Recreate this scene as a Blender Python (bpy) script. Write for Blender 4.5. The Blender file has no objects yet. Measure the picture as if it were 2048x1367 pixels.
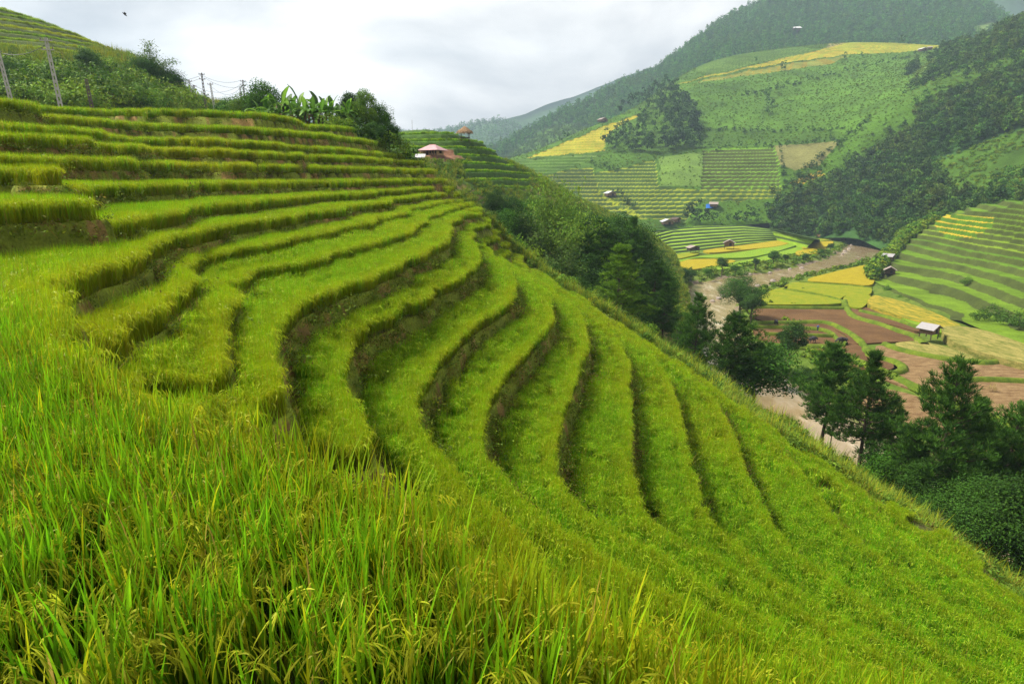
import bpy, math, random
import numpy as np
random.seed(7); RNG = np.random.default_rng(11)
R = math.radians
scene = bpy.context.scene
COL = scene.collection
FPX, CX, CY = 1200.0, 1024.0, 683.5
PITCH = R(14.84); CP, SP = math.cos(PITCH), math.sin(PITCH)

# ---------------------------------------------------------------- camera geometry
def ray(px, py):
    a = (np.asarray(px, float) - CX) / FPX; v = (CY - np.asarray(py, float)) / FPX
    return a, CP + v * SP, v * CP - SP
def at(px, py, t):
    a, f, w = ray(px, py); return np.stack([a * t, f * t, w * t], -1)
def on_z(px, py, z):
    a, f, w = ray(px, py); t = z / w; return np.stack([a * t, f * t, w * t], -1)
def proj(P):
    P = np.asarray(P, float); d = P[..., 1] * CP - P[..., 2] * SP; u = P[..., 1] * SP + P[..., 2] * CP
    d = np.where(np.abs(d) < 1e-3, 1e-3, d)
    return CX + FPX * P[..., 0] / d, CY - FPX * u / d, d
cam = bpy.data.cameras.new('camera'); camo = bpy.data.objects.new('camera', cam); COL.objects.link(camo)
cam.sensor_width = 36; cam.lens = FPX / 2048 * 36; cam.clip_start = 0.05; cam.clip_end = 20000
camo.rotation_euler = (R(90) - PITCH, 0, 0); scene.camera = camo

# ---------------------------------------------------------------- object helpers
def tag(o, label=None, cat=None, group=None, kind=None):
    if label: o['label'] = label
    if cat: o['category'] = cat
    if group: o['group'] = group
    if kind: o['kind'] = kind
    return o
def link(o, parent=None):
    COL.objects.link(o)
    if parent is not None: o.parent = parent
    return o
def empty(name, loc, rz=0.0):
    o = bpy.data.objects.new(name, None); o.location = loc; o.rotation_euler = (0, 0, rz); o.empty_display_size = .3
    return link(o)
def mesh_np(name, V, F, mat=None, col=None, smooth=True, extra=None):
    V = np.asarray(V, np.float32); F = np.asarray(F, np.int32)
    me = bpy.data.meshes.new(name); n = F.shape[1]
    me.vertices.add(len(V)); me.vertices.foreach_set('co', V.ravel())
    me.loops.add(F.size); me.loops.foreach_set('vertex_index', F.ravel())
    me.polygons.add(len(F)); me.polygons.foreach_set('loop_start', np.arange(0, F.size, n, dtype=np.int32))
    me.polygons.foreach_set('use_smooth', np.full(len(F), smooth))
    if col is not None:
        c = np.ones((len(V), 4), np.float32); c[:, :3] = col
        at_ = me.color_attributes.new('Col', 'FLOAT_COLOR', 'POINT'); at_.data.foreach_set('color', c.ravel())
    for k, v in (extra or {}).items():
        at_ = me.attributes.new(k, 'FLOAT', 'POINT'); at_.data.foreach_set('value', np.asarray(v, np.float32))
    me.update(calc_edges=True)
    if mat: me.materials.append(mat)
    return me
def grid_faces(nu, nv):           # vertex index = j*nu+i
    i, j = np.meshgrid(np.arange(nu - 1), np.arange(nv - 1)); a = (j * nu + i).ravel()
    return np.stack([a, a + 1, a + nu + 1, a + nu], -1)
class MB:                          # collects several primitives into one mesh
    def __init__(s): s.V = []; s.F = []
    def add(s, V, F):
        o = len(s.V); s.V += [tuple(v) for v in V]; s.F += [tuple(i + o for i in f) for f in F]; return s
    def box(s, c, d, rz=0.0):
        x, y, z = d[0] / 2, d[1] / 2, d[2] / 2; cs, sn = math.cos(rz), math.sin(rz)
        P = [(-x, -y, -z), (x, -y, -z), (x, y, -z), (-x, y, -z), (-x, -y, z), (x, -y, z), (x, y, z), (-x, y, z)]
        P = [(c[0] + p[0] * cs - p[1] * sn, c[1] + p[0] * sn + p[1] * cs, c[2] + p[2]) for p in P]
        return s.add(P, [(0, 3, 2, 1), (4, 5, 6, 7), (0, 1, 5, 4), (1, 2, 6, 5), (2, 3, 7, 6), (3, 0, 4, 7)])
    def tube(s, pts, rad, n=7, cap=True):
        pts = [np.array(p, float) for p in pts]; rad = [rad] * len(pts) if np.isscalar(rad) else rad
        V = []; F = []
        for k, p in enumerate(pts):
            d = pts[min(k + 1, len(pts) - 1)] - pts[max(k - 1, 0)]; d /= np.linalg.norm(d) + 1e-9
            h = np.array([1., 0, 0]) if abs(d[2]) > .8 else np.array([0, 0, 1.])
            a = np.cross(d, h); a /= np.linalg.norm(a); b = np.cross(d, a)
            for i in range(n):
                q = 2 * math.pi * i / n; V.append(p + rad[k] * (math.cos(q) * a + math.sin(q) * b))
        for k in range(len(pts) - 1):
            for i in range(n):
                j = (i + 1) % n; F.append((k * n + i, k * n + j, (k + 1) * n + j, (k + 1) * n + i))
        if cap: F += [tuple(range(n)), tuple(range((len(pts) - 1) * n, len(pts) * n))[::-1]]
        return s.add(V, F)
    def mesh(s, name, mat, smooth=False):
        me = bpy.data.meshes.new(name); me.from_pydata(s.V, [], s.F); me.update(); me.materials.append(mat)
        if smooth: me.polygons.foreach_set('use_smooth', [True] * len(me.polygons))
        return me
    def obj(s, name, mat, parent=None, smooth=False):
        return link(bpy.data.objects.new(name, s.mesh(name, mat, smooth)), parent)

# ---------------------------------------------------------------- materials
def newmat(name):
    m = bpy.data.materials.new(name); m.use_nodes = True; nt = m.node_tree; nt.nodes.clear()
    out = nt.nodes.new('ShaderNodeOutputMaterial'); return m, nt, out
def nd(nt, typ, **kw):
    n = nt.nodes.new(typ)
    for k, v in kw.items():
        if k.startswith('i_'): n.inputs[k[2:].replace('_', ' ')].default_value = v
        else: setattr(n, k, v)
    return n
def mixc(nt, fac, a, b, mode='MIX'):
    m = nd(nt, 'ShaderNodeMix', data_type='RGBA', blend_type=mode); L = nt.links
    for sock, v in ((m.inputs[0], fac), (m.inputs[6], a), (m.inputs[7], b)):
        if isinstance(v, (int, float)): sock.default_value = v
        elif isinstance(v, tuple): sock.default_value = (*v, 1)
        else: L.new(v, sock)
    return m.outputs[2]
def noise(nt, scale, detail=4, rough=.6, coord='Object'):
    tc = nd(nt, 'ShaderNodeTexCoord'); n = nd(nt, 'ShaderNodeTexNoise'); n.inputs['Scale'].default_value = scale
    n.inputs['Detail'].default_value = detail; n.inputs['Roughness'].default_value = rough
    nt.links.new(tc.outputs[coord], n.inputs['Vector']); return n.outputs['Fac']
def ramp(nt, src, stops):
    r = nd(nt, 'ShaderNodeValToRGB'); e = r.color_ramp.elements
    while len(e) < len(stops): e.new(.5)
    for q, (p, c) in zip(e, stops):
        q.position = p; q.color = (*c, 1) if len(c) == 3 else c
    nt.links.new(src, r.inputs[0]); return r.outputs[0]
def leafmat(name, base=None, var=.25, trans=.35, rough=.65, hue=.0, spec=.08):
    """foliage: colour from vertex attribute Col (or base), varied per instance, part of the light passes through"""
    m, nt, out = newmat(name); L = nt.links
    if base is None:
        a = nd(nt, 'ShaderNodeAttribute', attribute_name='Col'); c = a.outputs['Color']
    else:
        r_ = nd(nt, 'ShaderNodeRGB'); r_.outputs[0].default_value = (*base, 1); c = r_.outputs[0]
    ti = nd(nt, 'ShaderNodeAttribute', attribute_name='tint', attribute_type='INSTANCER')
    oi = nd(nt, 'ShaderNodeObjectInfo')
    hs = nd(nt, 'ShaderNodeHueSaturation'); L.new(c, hs.inputs['Color'])
    ma = nd(nt, 'ShaderNodeMapRange'); ma.inputs[3].default_value = 1 - var; ma.inputs[4].default_value = 1 + var
    L.new(oi.outputs['Random'], ma.inputs[0]); L.new(ma.outputs[0], hs.inputs['Value'])
    c2 = mixc(nt, ti.outputs['Fac'], hs.outputs[0], (.48, .41, .010))       # ripening plus painted light on lips and woods: tint 0 green .. 1 gold
    p = nd(nt, 'ShaderNodeBsdfPrincipled'); L.new(c2, p.inputs['Base Color']); p.inputs['Roughness'].default_value = rough
    p.inputs['Specular IOR Level'].default_value = spec
    t = nd(nt, 'ShaderNodeBsdfTranslucent'); L.new(c2, t.inputs['Color'])
    mx = nd(nt, 'ShaderNodeMixShader'); mx.inputs[0].default_value = trans
    L.new(p.outputs[0], mx.inputs[1]); L.new(t.outputs[0], mx.inputs[2]); L.new(mx.outputs[0], out.inputs[0]); return m
def plain(name, base, rough=.7, nscale=3., var=.3, bump=.0, metal=0., spec=.3):
    m, nt, out = newmat(name); L = nt.links; n = noise(nt, nscale, 6)
    c = ramp(nt, n, [(.25, tuple(x * (1 - var) for x in base)), (.75, tuple(min(1, x * (1 + var)) for x in base))])
    p = nd(nt, 'ShaderNodeBsdfPrincipled'); L.new(c, p.inputs['Base Color']); p.inputs['Roughness'].default_value = rough
    p.inputs['Metallic'].default_value = metal; p.inputs['Specular IOR Level'].default_value = spec
    if bump:
        b = nd(nt, 'ShaderNodeBump'); b.inputs['Distance'].default_value = bump; L.new(n, b.inputs['Height']); L.new(b.outputs[0], p.inputs['Normal'])
    L.new(p.outputs[0], out.inputs[0]); return m
def landmat(name, nscale=.6, var=.35, bump=.15, rough=.9, fine=8.):
    """land: colour from vertex attribute Col, broken up by two noises, rough and bumpy"""
    m, nt, out = newmat(name); L = nt.links
    a = nd(nt, 'ShaderNodeAttribute', attribute_name='Col'); n1 = noise(nt, nscale, 6, .65); n2 = noise(nt, fine, 4, .7)
    v1 = ramp(nt, n1, [(.3, (1 - var,) * 3), (.7, (1 + var,) * 3)]); v2 = ramp(nt, n2, [(.3, (1 - var,) * 3), (.7, (1 + var * .8,) * 3)])
    c = mixc(nt, 1., a.outputs['Color'], v1, 'MULTIPLY'); c = mixc(nt, 1., c, v2, 'MULTIPLY')
    p = nd(nt, 'ShaderNodeBsdfPrincipled'); L.new(c, p.inputs['Base Color']); p.inputs['Roughness'].default_value = rough
    p.inputs['Specular IOR Level'].default_value = .1
    if bump:
        b = nd(nt, 'ShaderNodeBump'); b.inputs['Distance'].default_value = bump; b.inputs['Strength'].default_value = .8
        L.new(n2, b.inputs['Height']); L.new(b.outputs[0], p.inputs['Normal'])
    L.new(p.outputs[0], out.inputs[0]); return m
M_land = landmat('near_soil', .9, .4, .05, fine=14.)
M_hill = landmat('hill_ground', .05, .3, .5, fine=.7)
M_mid = landmat('terrace_ground', .15, .3, .25, fine=2.2)
M_rice = leafmat('rice_leaf', var=.42, trans=.45, rough=.5, spec=.12)
M_leaf = leafmat('tree_leaf', var=.3, trans=.25)
M_weed = leafmat('weed_leaf', var=.35, trans=.3)

# ---------------------------------------------------------------- scattering of what nobody could count
def scatter(name, P, protos, rz=None, sc=None, idx=None, tint=None, tilt=0., zs=None):
    n = len(P); rz = RNG.uniform(0, 6.283, n) if rz is None else rz; sc = np.ones(n) if sc is None else sc
    idx = RNG.integers(0, len(protos), n) if idx is None else idx; tint = np.zeros(n) if tint is None else tint
    me = bpy.data.meshes.new(name); me.vertices.add(n); me.vertices.foreach_set('co', np.asarray(P, np.float32).ravel())
    def attr(k, typ, data, key):
        a = me.attributes.new(k, typ, 'POINT'); a.data.foreach_set(key, np.ascontiguousarray(data).ravel())
    rot = np.stack([RNG.normal(0, tilt + 1e-6, n), RNG.normal(0, tilt + 1e-6, n), rz], -1).astype(np.float32)
    zs = sc if zs is None else zs
    attr('rot', 'FLOAT_VECTOR', rot, 'vector'); attr('scl', 'FLOAT_VECTOR', np.stack([sc, sc, zs], -1).astype(np.float32), 'vector')
    attr('idx', 'INT', np.asarray(idx, np.int32), 'value'); attr('tint', 'FLOAT', np.asarray(tint, np.float32), 'value')
    o = link(bpy.data.objects.new(name, me))
    c = bpy.data.collections.new(name + '_plants')
    for k, pm in enumerate(protos): c.objects.link(bpy.data.objects.new('%s_p%02d' % (name, k), pm))
    g = bpy.data.node_groups.new(name + '_scatter', 'GeometryNodeTree')
    g.interface.new_socket('Geometry', in_out='INPUT', socket_type='NodeSocketGeometry')
    g.interface.new_socket('Geometry', in_out='OUTPUT', socket_type='NodeSocketGeometry')
    N = g.nodes; L = g.links; gi = N.new('NodeGroupInput'); go = N.new('NodeGroupOutput'); ip = N.new('GeometryNodeInstanceOnPoints')
    ci = N.new('GeometryNodeCollectionInfo'); ci.inputs['Collection'].default_value = c
    ci.inputs['Separate Children'].default_value = True; ci.inputs['Reset Children'].default_value = True
    L.new(gi.outputs[0], ip.inputs['Points']); L.new(ci.outputs[0], ip.inputs['Instance']); ip.inputs['Pick Instance'].default_value = True
    for k, typ, sock in (('rot', 'FLOAT_VECTOR', 'Rotation'), ('scl', 'FLOAT_VECTOR', 'Scale'), ('idx', 'INT', 'Instance Index')):
        na = N.new('GeometryNodeInputNamedAttribute'); na.data_type = typ; na.inputs['Name'].default_value = k
        L.new(na.outputs[0], ip.inputs[sock])
    L.new(ip.outputs[0], go.inputs[0])
    md = o.modifiers.new('scatter', 'NODES'); md.node_group = g
    return o

# ---------------------------------------------------------------- noise in numpy (value noise, several octaves)
def vnoise(x, y, seed=0):
    xi = np.floor(x).astype(np.int64); yi = np.floor(y).astype(np.int64); fx = x - xi; fy = y - yi
    fx = fx * fx * (3 - 2 * fx); fy = fy * fy * (3 - 2 * fy)
    def h(a, b):
        n = (a * 374761393 + b * 668265263 + seed * 974711) & 0x7fffffff
        n = ((n ^ (n >> 13)) * 1274126177) & 0x7fffffff; return ((n ^ (n >> 16)) & 0xffff) / 65535.0
    return (h(xi, yi) * (1 - fx) + h(xi + 1, yi) * fx) * (1 - fy) + (h(xi, yi + 1) * (1 - fx) + h(xi + 1, yi + 1) * fx) * fy
def fbm(x, y, oct=4, seed=0):
    s = 0; a = .5; t = 0
    for k in range(oct):
        s = s + a * vnoise(x, y, seed + k * 17); t += a; x = x * 2.03; y = y * 2.03; a *= .5
    return s / t
def inside(poly, x, y):
    poly = np.asarray(poly, float); r = np.zeros(np.shape(x), bool); j = len(poly) - 1
    for i in range(len(poly)):
        xi, yi = poly[i][:2]; xj, yj = poly[j][:2]
        c = ((yi > y) != (yj > y)) & (x < (xj - xi) * (y - yi) / (yj - yi + 1e-12) + xi); r ^= c; j = i
    return r
def seg_dist(line, x, y):          # distance to a polyline and interpolated third value
    best = np.full(x.shape, 1e9); val = np.zeros(x.shape)
    for (ax, ay, az), (bx, by, bz) in zip(line[:-1], line[1:]):
        dx, dy = bx - ax, by - ay; q = np.clip(((x - ax) * dx + (y - ay) * dy) / (dx * dx + dy * dy + 1e-9), 0, 1)
        d = np.hypot(x - ax - q * dx, y - ay - q * dy); k = d < best; best = np.where(k, d, best); val = np.where(k, az + q * (bz - az), val)
    return best, val
def sstep(a, b, x):
    q = np.clip((x - a) / (b - a), 0, 1); return q * q * (3 - 2 * q)
# ================================================================ NEAR HILL: bowl of rice terraces
TILT = .011
ZK = [5.0, 3.75, 2.55, 1.85, 1.0, 0.0, -.8, -1.4, -2.1, -2.6, -3.1, -4.3, -5.6, -6.8, -8.1, -9.3, -10.5, -11.7, -12.9, -14.1, -15.3]
RICE_H = .62
# lips of the terraces (edge of the rice), each vertex a sight line; a third number fixes its distance, otherwise the level does
LIPS = {
0: [(220,217),(300,215),(400,218),(500,222),(550,228),(600,240),(612,247)],
1: [(0,225),(67,223),(187,234),(293,244),(400,249),(498,253),(600,261),(699,279,56),(752,291,62)],
2: [(0,241),(117,250),(205,263),(293,273),(440,275),(567,285),(684,294),(757,305,58),(781,311,63)],
3: [(0,263),(147,275),(264,286),(337,294),(440,295),(524,301),(600,291,42.2),(684,300,48.2),(757,311,57),(781,316,62)],
4: [(0,307),(147,316),(264,320),(381,324),(500,327),(600,329),(684,329,45),(772,335,54),(851,341,63)],
5: [(-60,362,17),(60,366,18),(152,367,20),(293,366,25),(440,363,32),(600,360,40),(655,355,45),(800,354,57),(884,355,64)],
6: [(-60,415,13),(60,413,14.2),(160,414,15),(249,417,16.3),(352,411,20),(469,402,26),(596,392,34),(743,385,47),(816,377,56),(898,373,64)],
7: [(111,549),(176,525),(249,508),(316,472),(381,458),(450,443),(596,423),(680,413),(775,404,42),(830,386,56),(898,381,63),
    (122,575,9.0),(128,600,8.4),(140,640,7.4),(165,695,6.2),(250,745),(400,790),(560,835),(750,920),(850,970),(960,1040),(1100,1120),(1250,1180),(1500,1290),(1780,1367),(2048,1460)],
8: [(183,634),(256,627),(311,605),(351,576),(380,540),(399,506),(450,493),(498,488),(596,467),(680,448),(743,434),(813,418,46),(828,415,49),(870,402,56),(919,393,64),
    (150,655,8.6)],
9: [(425,566),(479,552),(567,522),(660,500),(743,481),(800,464),(825,455),(848,434,44),(872,427,48),(905,410,57),(925,402,62),
    (445,610),(440,660),(432,700),(425,740),(415,775)],
10: [(963,423),(919,434),(898,449),(884,481),(846,502),(800,522),(743,546),(660,575),(593,602),(560,630),(543,660),(538,711),(552,746),(556,765),(535,776),(500,779),(470,782)],
11: [(980,440),(942,461),(939,472),(954,499),(948,525),(919,546),(860,572),(798,611),(740,642),(705,667),(688,708),(680,755),(699,793),(726,843),(752,887)],
12: [(995,464),(974,472),(972,484),(983,505),(1021,546),(1029,564),(1014,602),(967,631),(900,690),(860,735),(831,776),(821,811),(825,834),(852,870),(881,905),(938,978),(1030,1055)],
13: [(1021,481),(1012,490),(1015,505),(1055,549),(1093,584),(1099,610),(1102,637),(1079,663),(1026,719),(991,763),(967,803),(960,853),(961,899),(988,932),(1014,967),(1055,1005),(1114,1046),(1250,1130)],
14: [(1046,508),(1055,534),(1084,560),(1108,584),(1143,607),(1158,622),(1172,669),(1160,713),(1143,766),(1114,855),(1105,896),(1111,937),(1128,976),(1155,1002),(1196,1034),(1350,1120),(1550,1235)],
15: [(1084,543),(1114,566),(1166,604),(1202,640),(1231,669),(1256,725),(1257,809),(1257,867),(1254,917),(1266,955),(1284,1005),(1304,1034),(1348,1063),(1480,1140),(1650,1240),(1850,1350)],
16: [(1105,548),(1140,570),(1180,605),(1216,640),(1260,672),(1301,707),(1336,760),(1360,826),(1377,914),(1395,970),(1418,1031),(1464,1075),(1522,1131),(1700,1240),(1900,1350)],
17: [(1150,575),(1220,630),(1300,685),(1350,722),(1390,757),(1428,796),(1453,844),(1475,899),(1505,964),(1527,1012),(1552,1056),(1592,1096),(1700,1175),(1850,1270),(2048,1375)],
18: [(1200,600),(1260,645),(1330,695),(1420,765),(1505,835),(1556,884),(1592,928),(1629,972),(1666,1023),(1713,1070),(1775,1122),(1900,1205),(2048,1295)],
19: [(1300,672),(1420,757),(1500,818),(1592,895),(1666,952),(1720,1000),(1775,1040),(1848,1096),(1950,1165),(2048,1235)],
}
# points seen from nowhere along the line of sight (behind the front bank): sight column, distance, level value
HID = [(200,6.7,8),(300,6.1,8),(450,5.2,8),(600,4.6,8),(350,7.6,9),(280,7.6,9),(220,8.0,9),(440,8.0,10),(500,7.1,10),(600,6.4,10),(700,5.7,10),(800,5.1,10),
       (560,9.2,11.3),(640,9.0,11.3),(1030,5.0,10.4),(1300,4.4,10.6),(1600,4.2,10.8),(2048,4.5,10.9),(-40,7.6,6.9),(20,7.5,6.9),(60,9.0,6.75),(0,9.6,6.6),
       (-300,5,6.6),(-300,9,6.4),(400,1.5,6.3),(1000,1.0,6.2),(1700,.9,6.3),(100,3.0,6.4),(700,2.5,6.6),
       (300,52,-.5),(400,54,-.5),(100,45,-.2),(0,43,0.1),(500,56,-.5),(560,62,-.5),(-250,20,3.6),(-250,30,.6),(-300,14,5.4),(700,68,-.1)]
LP, LS = [], []
for k, pts in LIPS.items():
    for p in pts:
        a, f, w = ray(p[0], p[1])
        t = p[2] if len(p) > 2 else (ZK[k] - TILT * 22) / (w - TILT * f)
        LP.append((a * t, f * t)); LS.append(k)
for px, t, s in HID:
    a, f, w = ray(px, 560); LP.append((a * t, f * t)); LS.append(s)
LP = np.array(LP); LS = np.array(LS, float)
def lpolar(x, y):
    r = np.hypot(x, y) + 1e-6; return np.arctan2(x, y), np.log(r)
def tps_fit(x, y, s, lam=1e-4):
    A = np.hypot(x[:, None] - x[None], y[:, None] - y[None]); K = np.where(A > 0, A * A * np.log(A + 1e-12), 0) + lam * np.eye(len(x))
    Q = np.stack([np.ones(len(x)), x, y], 1); n = len(x)
    M = np.zeros((n + 3, n + 3)); M[:n, :n] = K; M[:n, n:] = Q; M[n:, :n] = Q.T
    return np.linalg.solve(M, np.concatenate([s, np.zeros(3)]))
def tps_eval(c, cx, cy, x, y):
    out = np.empty(len(x)); n = len(cx)
    for i in range(0, len(x), 40000):
        d2 = (x[i:i + 40000, None] - cx) ** 2 + (y[i:i + 40000, None] - cy) ** 2
        out[i:i + 40000] = (.5 * d2 * np.log(d2 + 1e-12)) @ c[:n] + c[n] + c[n + 1] * x[i:i + 40000] + c[n + 2] * y[i:i + 40000]
    return out
laz, llr = lpolar(LP[:, 0], LP[:, 1]); TC = tps_fit(laz, llr, LS)
# outer edge of the terraced hill: beyond it the ground falls away to the river
EDGE_PX = [(300,200,130),(450,212,105),(560,226,84),(690,250,74),(752,291,68),(800,318,66),(860,341,65.5),(892,356,66),(906,373,66),(930,393,66),(970,420,66.5),(990,440,67),(1006,464,66.5),(1030,481,67),
           (1056,506,66),(1095,538,62),(1170,580,57),(1250,632,51),(1340,697,46),(1440,775,41),(1520,824,38.5),(1640,893,35),(1725,957,32),(1820,1022,29.5),(1900,1066,28),(2060,1180,23.2),(2300,1370,18),(2600,1650,13)]
EDGE = np.array([at(*p) for p in EDGE_PX]); EDGE[:, 2] -= .9; EDGE[0, 2] = 5; EDGE[1, 2] = 4.8; EDGE[2, 2] = 4.5; EDGE[3, 2] = 3.6
HILLPOLY = np.concatenate([EDGE[:, :2], [[14, -12], [-90, -12], [-120, 100], [-60, 150]]])
LEFT_BLOCK = np.array([at(p[0], 500, p[1])[:2] for p in [(-400,19.5),(100,19.5),(152,18.6),(160,16.5),(252,15.6),(247,14.2),(150,12.5),(60,12),(-400,12)]])
ZKa = np.array(ZK)
GULLY = np.array([at(p[0], 600, p[1])[:2] for p in [(200,6.3),(330,6.2),(470,6.0),(560,9.2),(478,13.2),(436,13.8),(360,12.4),(300,11.0),(225,10.4)]])
def terrace(x, y, ds, s, face):
    """floor height and zone from level value s and its slope ds (per metre)"""
    k = np.clip(np.ceil(s - 1e-9), 0, 20).astype(int)                 # terrace k lies at s in (k-1, k]
    kp = np.clip(k - 1, 0, 20); d_up = (s - kp) / ds                  # metres out from the lip above
    d_up = np.where(s <= 0, 9., d_up); d_low = (k - s) / ds
    fl = ZKa[k] - RICE_H; fu = ZKa[kp] - RICE_H; h = fu - fl
    lf = inside(LEFT_BLOCK, x, y); gl = inside(GULLY, x, y); gq = np.zeros(np.shape(x)); gl2 = seg_dist(np.c_[np.r_[GULLY, GULLY[:1]], np.zeros(len(GULLY) + 1)], x, y)[0]; gq = np.where(gl, sstep(0, 1.6, gl2), 0.)
    lift = lambda kk: np.where(lf & (kk <= 6), .52, 0.) - np.where((kk >= 9) & (kk <= 10), .5, 0.) * gq
    fu = fu + lift(kp); fl = fl + lift(k)
    q = sstep(.14, .20 + .20 * h, d_up)
    z = fu + (fl - fu) * q
    z = z + np.where((k >= 9) & (q > .5), .30 * h * (1 - sstep(-.3, .1, face)) * (1 - sstep(.25 + .2 * h, 1.15 + .2 * h, d_up)), 0.) * sstep(.5, 1., q)
    z = z + .07 * np.exp(-((d_up - .09) / .07) ** 2) * (d_up < .3)
    zone = np.where(d_up < .15, 1, np.where(d_up < .22 + .22 * h, 2, 0))     # 1 bund, 2 wall, 0 floor
    return z + TILT * (y - 22), zone, k, d_up, d_low
NA, NR = 620, 860
AZ = np.linspace(R(-64), R(66), NA); RR = np.exp(np.linspace(math.log(.45), math.log(150), NR))
ga, gr = np.meshgrid(AZ, RR); GX = gr * np.sin(ga); GY = gr * np.cos(ga)
GS = tps_eval(TC, laz, llr, ga.ravel(), np.log(gr).ravel()).reshape(NR, NA)
GS = np.where(gr < 7, np.maximum(GS, 6.3), GS); GS = np.where(gr < 1.9, np.minimum(GS, 6.9), GS)
GS = np.clip(GS, -.9, 20.) + .10 * (fbm(GX * .8, GY * .8, 3, 5) - .5) * (gr > 3)
dlr = np.gradient(GS, np.log(RR), axis=0) / gr; daz = np.gradient(GS, AZ, axis=1) / gr
GD = np.clip(np.hypot(dlr, daz), .08, 4.)
GZ, ZONE, GK, DUP, DLOW = terrace(GX, GY, GD, GS, dlr / GD)
GIN = inside(HILLPOLY, GX, GY); GED, GEZ = seg_dist(EDGE, GX, GY)
GOUT = GEZ - .60 * GED - 5.0 * (1 - np.exp(-GED / 9)) * .35 + (fbm(GX * .15, GY * .15, 4, 9) - .5) * np.clip(GED, 0, 6) * .6
GZ = np.where(GIN, GZ, np.maximum(GOUT, -42.))
rough = (fbm(GX * 3, GY * 3, 3, 3) - .5)
GZ = GZ + rough * np.where(ZONE == 2, .09, .03)
_sl = np.hypot(np.gradient(GZ, np.log(RR), axis=0) / gr, np.gradient(GZ, AZ, axis=1) / gr); ZONE = np.where(GIN & (_sl > 1.3) & (ZONE != 2) & (GZ > -20), 2, ZONE)
# soil colours: muddy floor, grassy bund, mossy wall with bare brown patches
n1 = fbm(GX * 1.3, GY * 1.3, 4, 21)[..., None]; n2 = fbm(GX * .5, GY * .5, 4, 31)[..., None]
wallc = np.where(n1 * .6 + n2 * .4 > .56, np.array([.20, .13, .040]), np.array([.145, .175, .020]))
bundc = np.array([.19, .235, .022]) * (0.7 + .6 * n1); floorc = np.array([.06, .055, .02]) + 0 * n1
bundc = bundc + (wallc * 1.1 - bundc) * sstep(18, 34, gr)[..., None]
GC = np.where((ZONE == 2)[..., None], wallc, np.where((ZONE == 1)[..., None], bundc, floorc))
GC = np.where(GIN[..., None], GC, np.array([.06, .10, .02]) * (.6 + .8 * n2))
hill = link(bpy.data.objects.new('terraced_hill', mesh_np('terraced_hill', np.stack([GX, GY, GZ], -1).reshape(-1, 3), grid_faces(NA, NR)[:, ::-1], M_land, GC.reshape(-1, 3))))
tag(hill, 'near hillside cut into curved earth terraces with mossy walls', 'hillside', kind='structure')
def polar_idx(x, y):
    a = np.arctan2(x, y); r = np.hypot(x, y) + 1e-9
    return (a - AZ[0]) / (AZ[1] - AZ[0]), np.log(r / RR[0]) / math.log(RR[1] / RR[0])
def sample(G, x, y):
    i, j = polar_idx(x, y); i = np.clip(i, 0, NA - 1.001); j = np.clip(j, 0, NR - 1.001); i0 = i.astype(int); j0 = j.astype(int); fi = i - i0; fj = j - j0
    return (G[j0, i0] * (1 - fi) + G[j0, i0 + 1] * fi) * (1 - fj) + (G[j0 + 1, i0] * (1 - fi) + G[j0 + 1, i0 + 1] * fi) * fj
def sample_n(G, x, y):
    i, j = polar_idx(x, y); return G[np.clip(np.rint(j), 0, NR - 1).astype(int), np.clip(np.rint(i), 0, NA - 1).astype(int)]
def near_z(x, y): return float(sample(GZ, np.array([x]), np.array([y]))[0])

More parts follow.
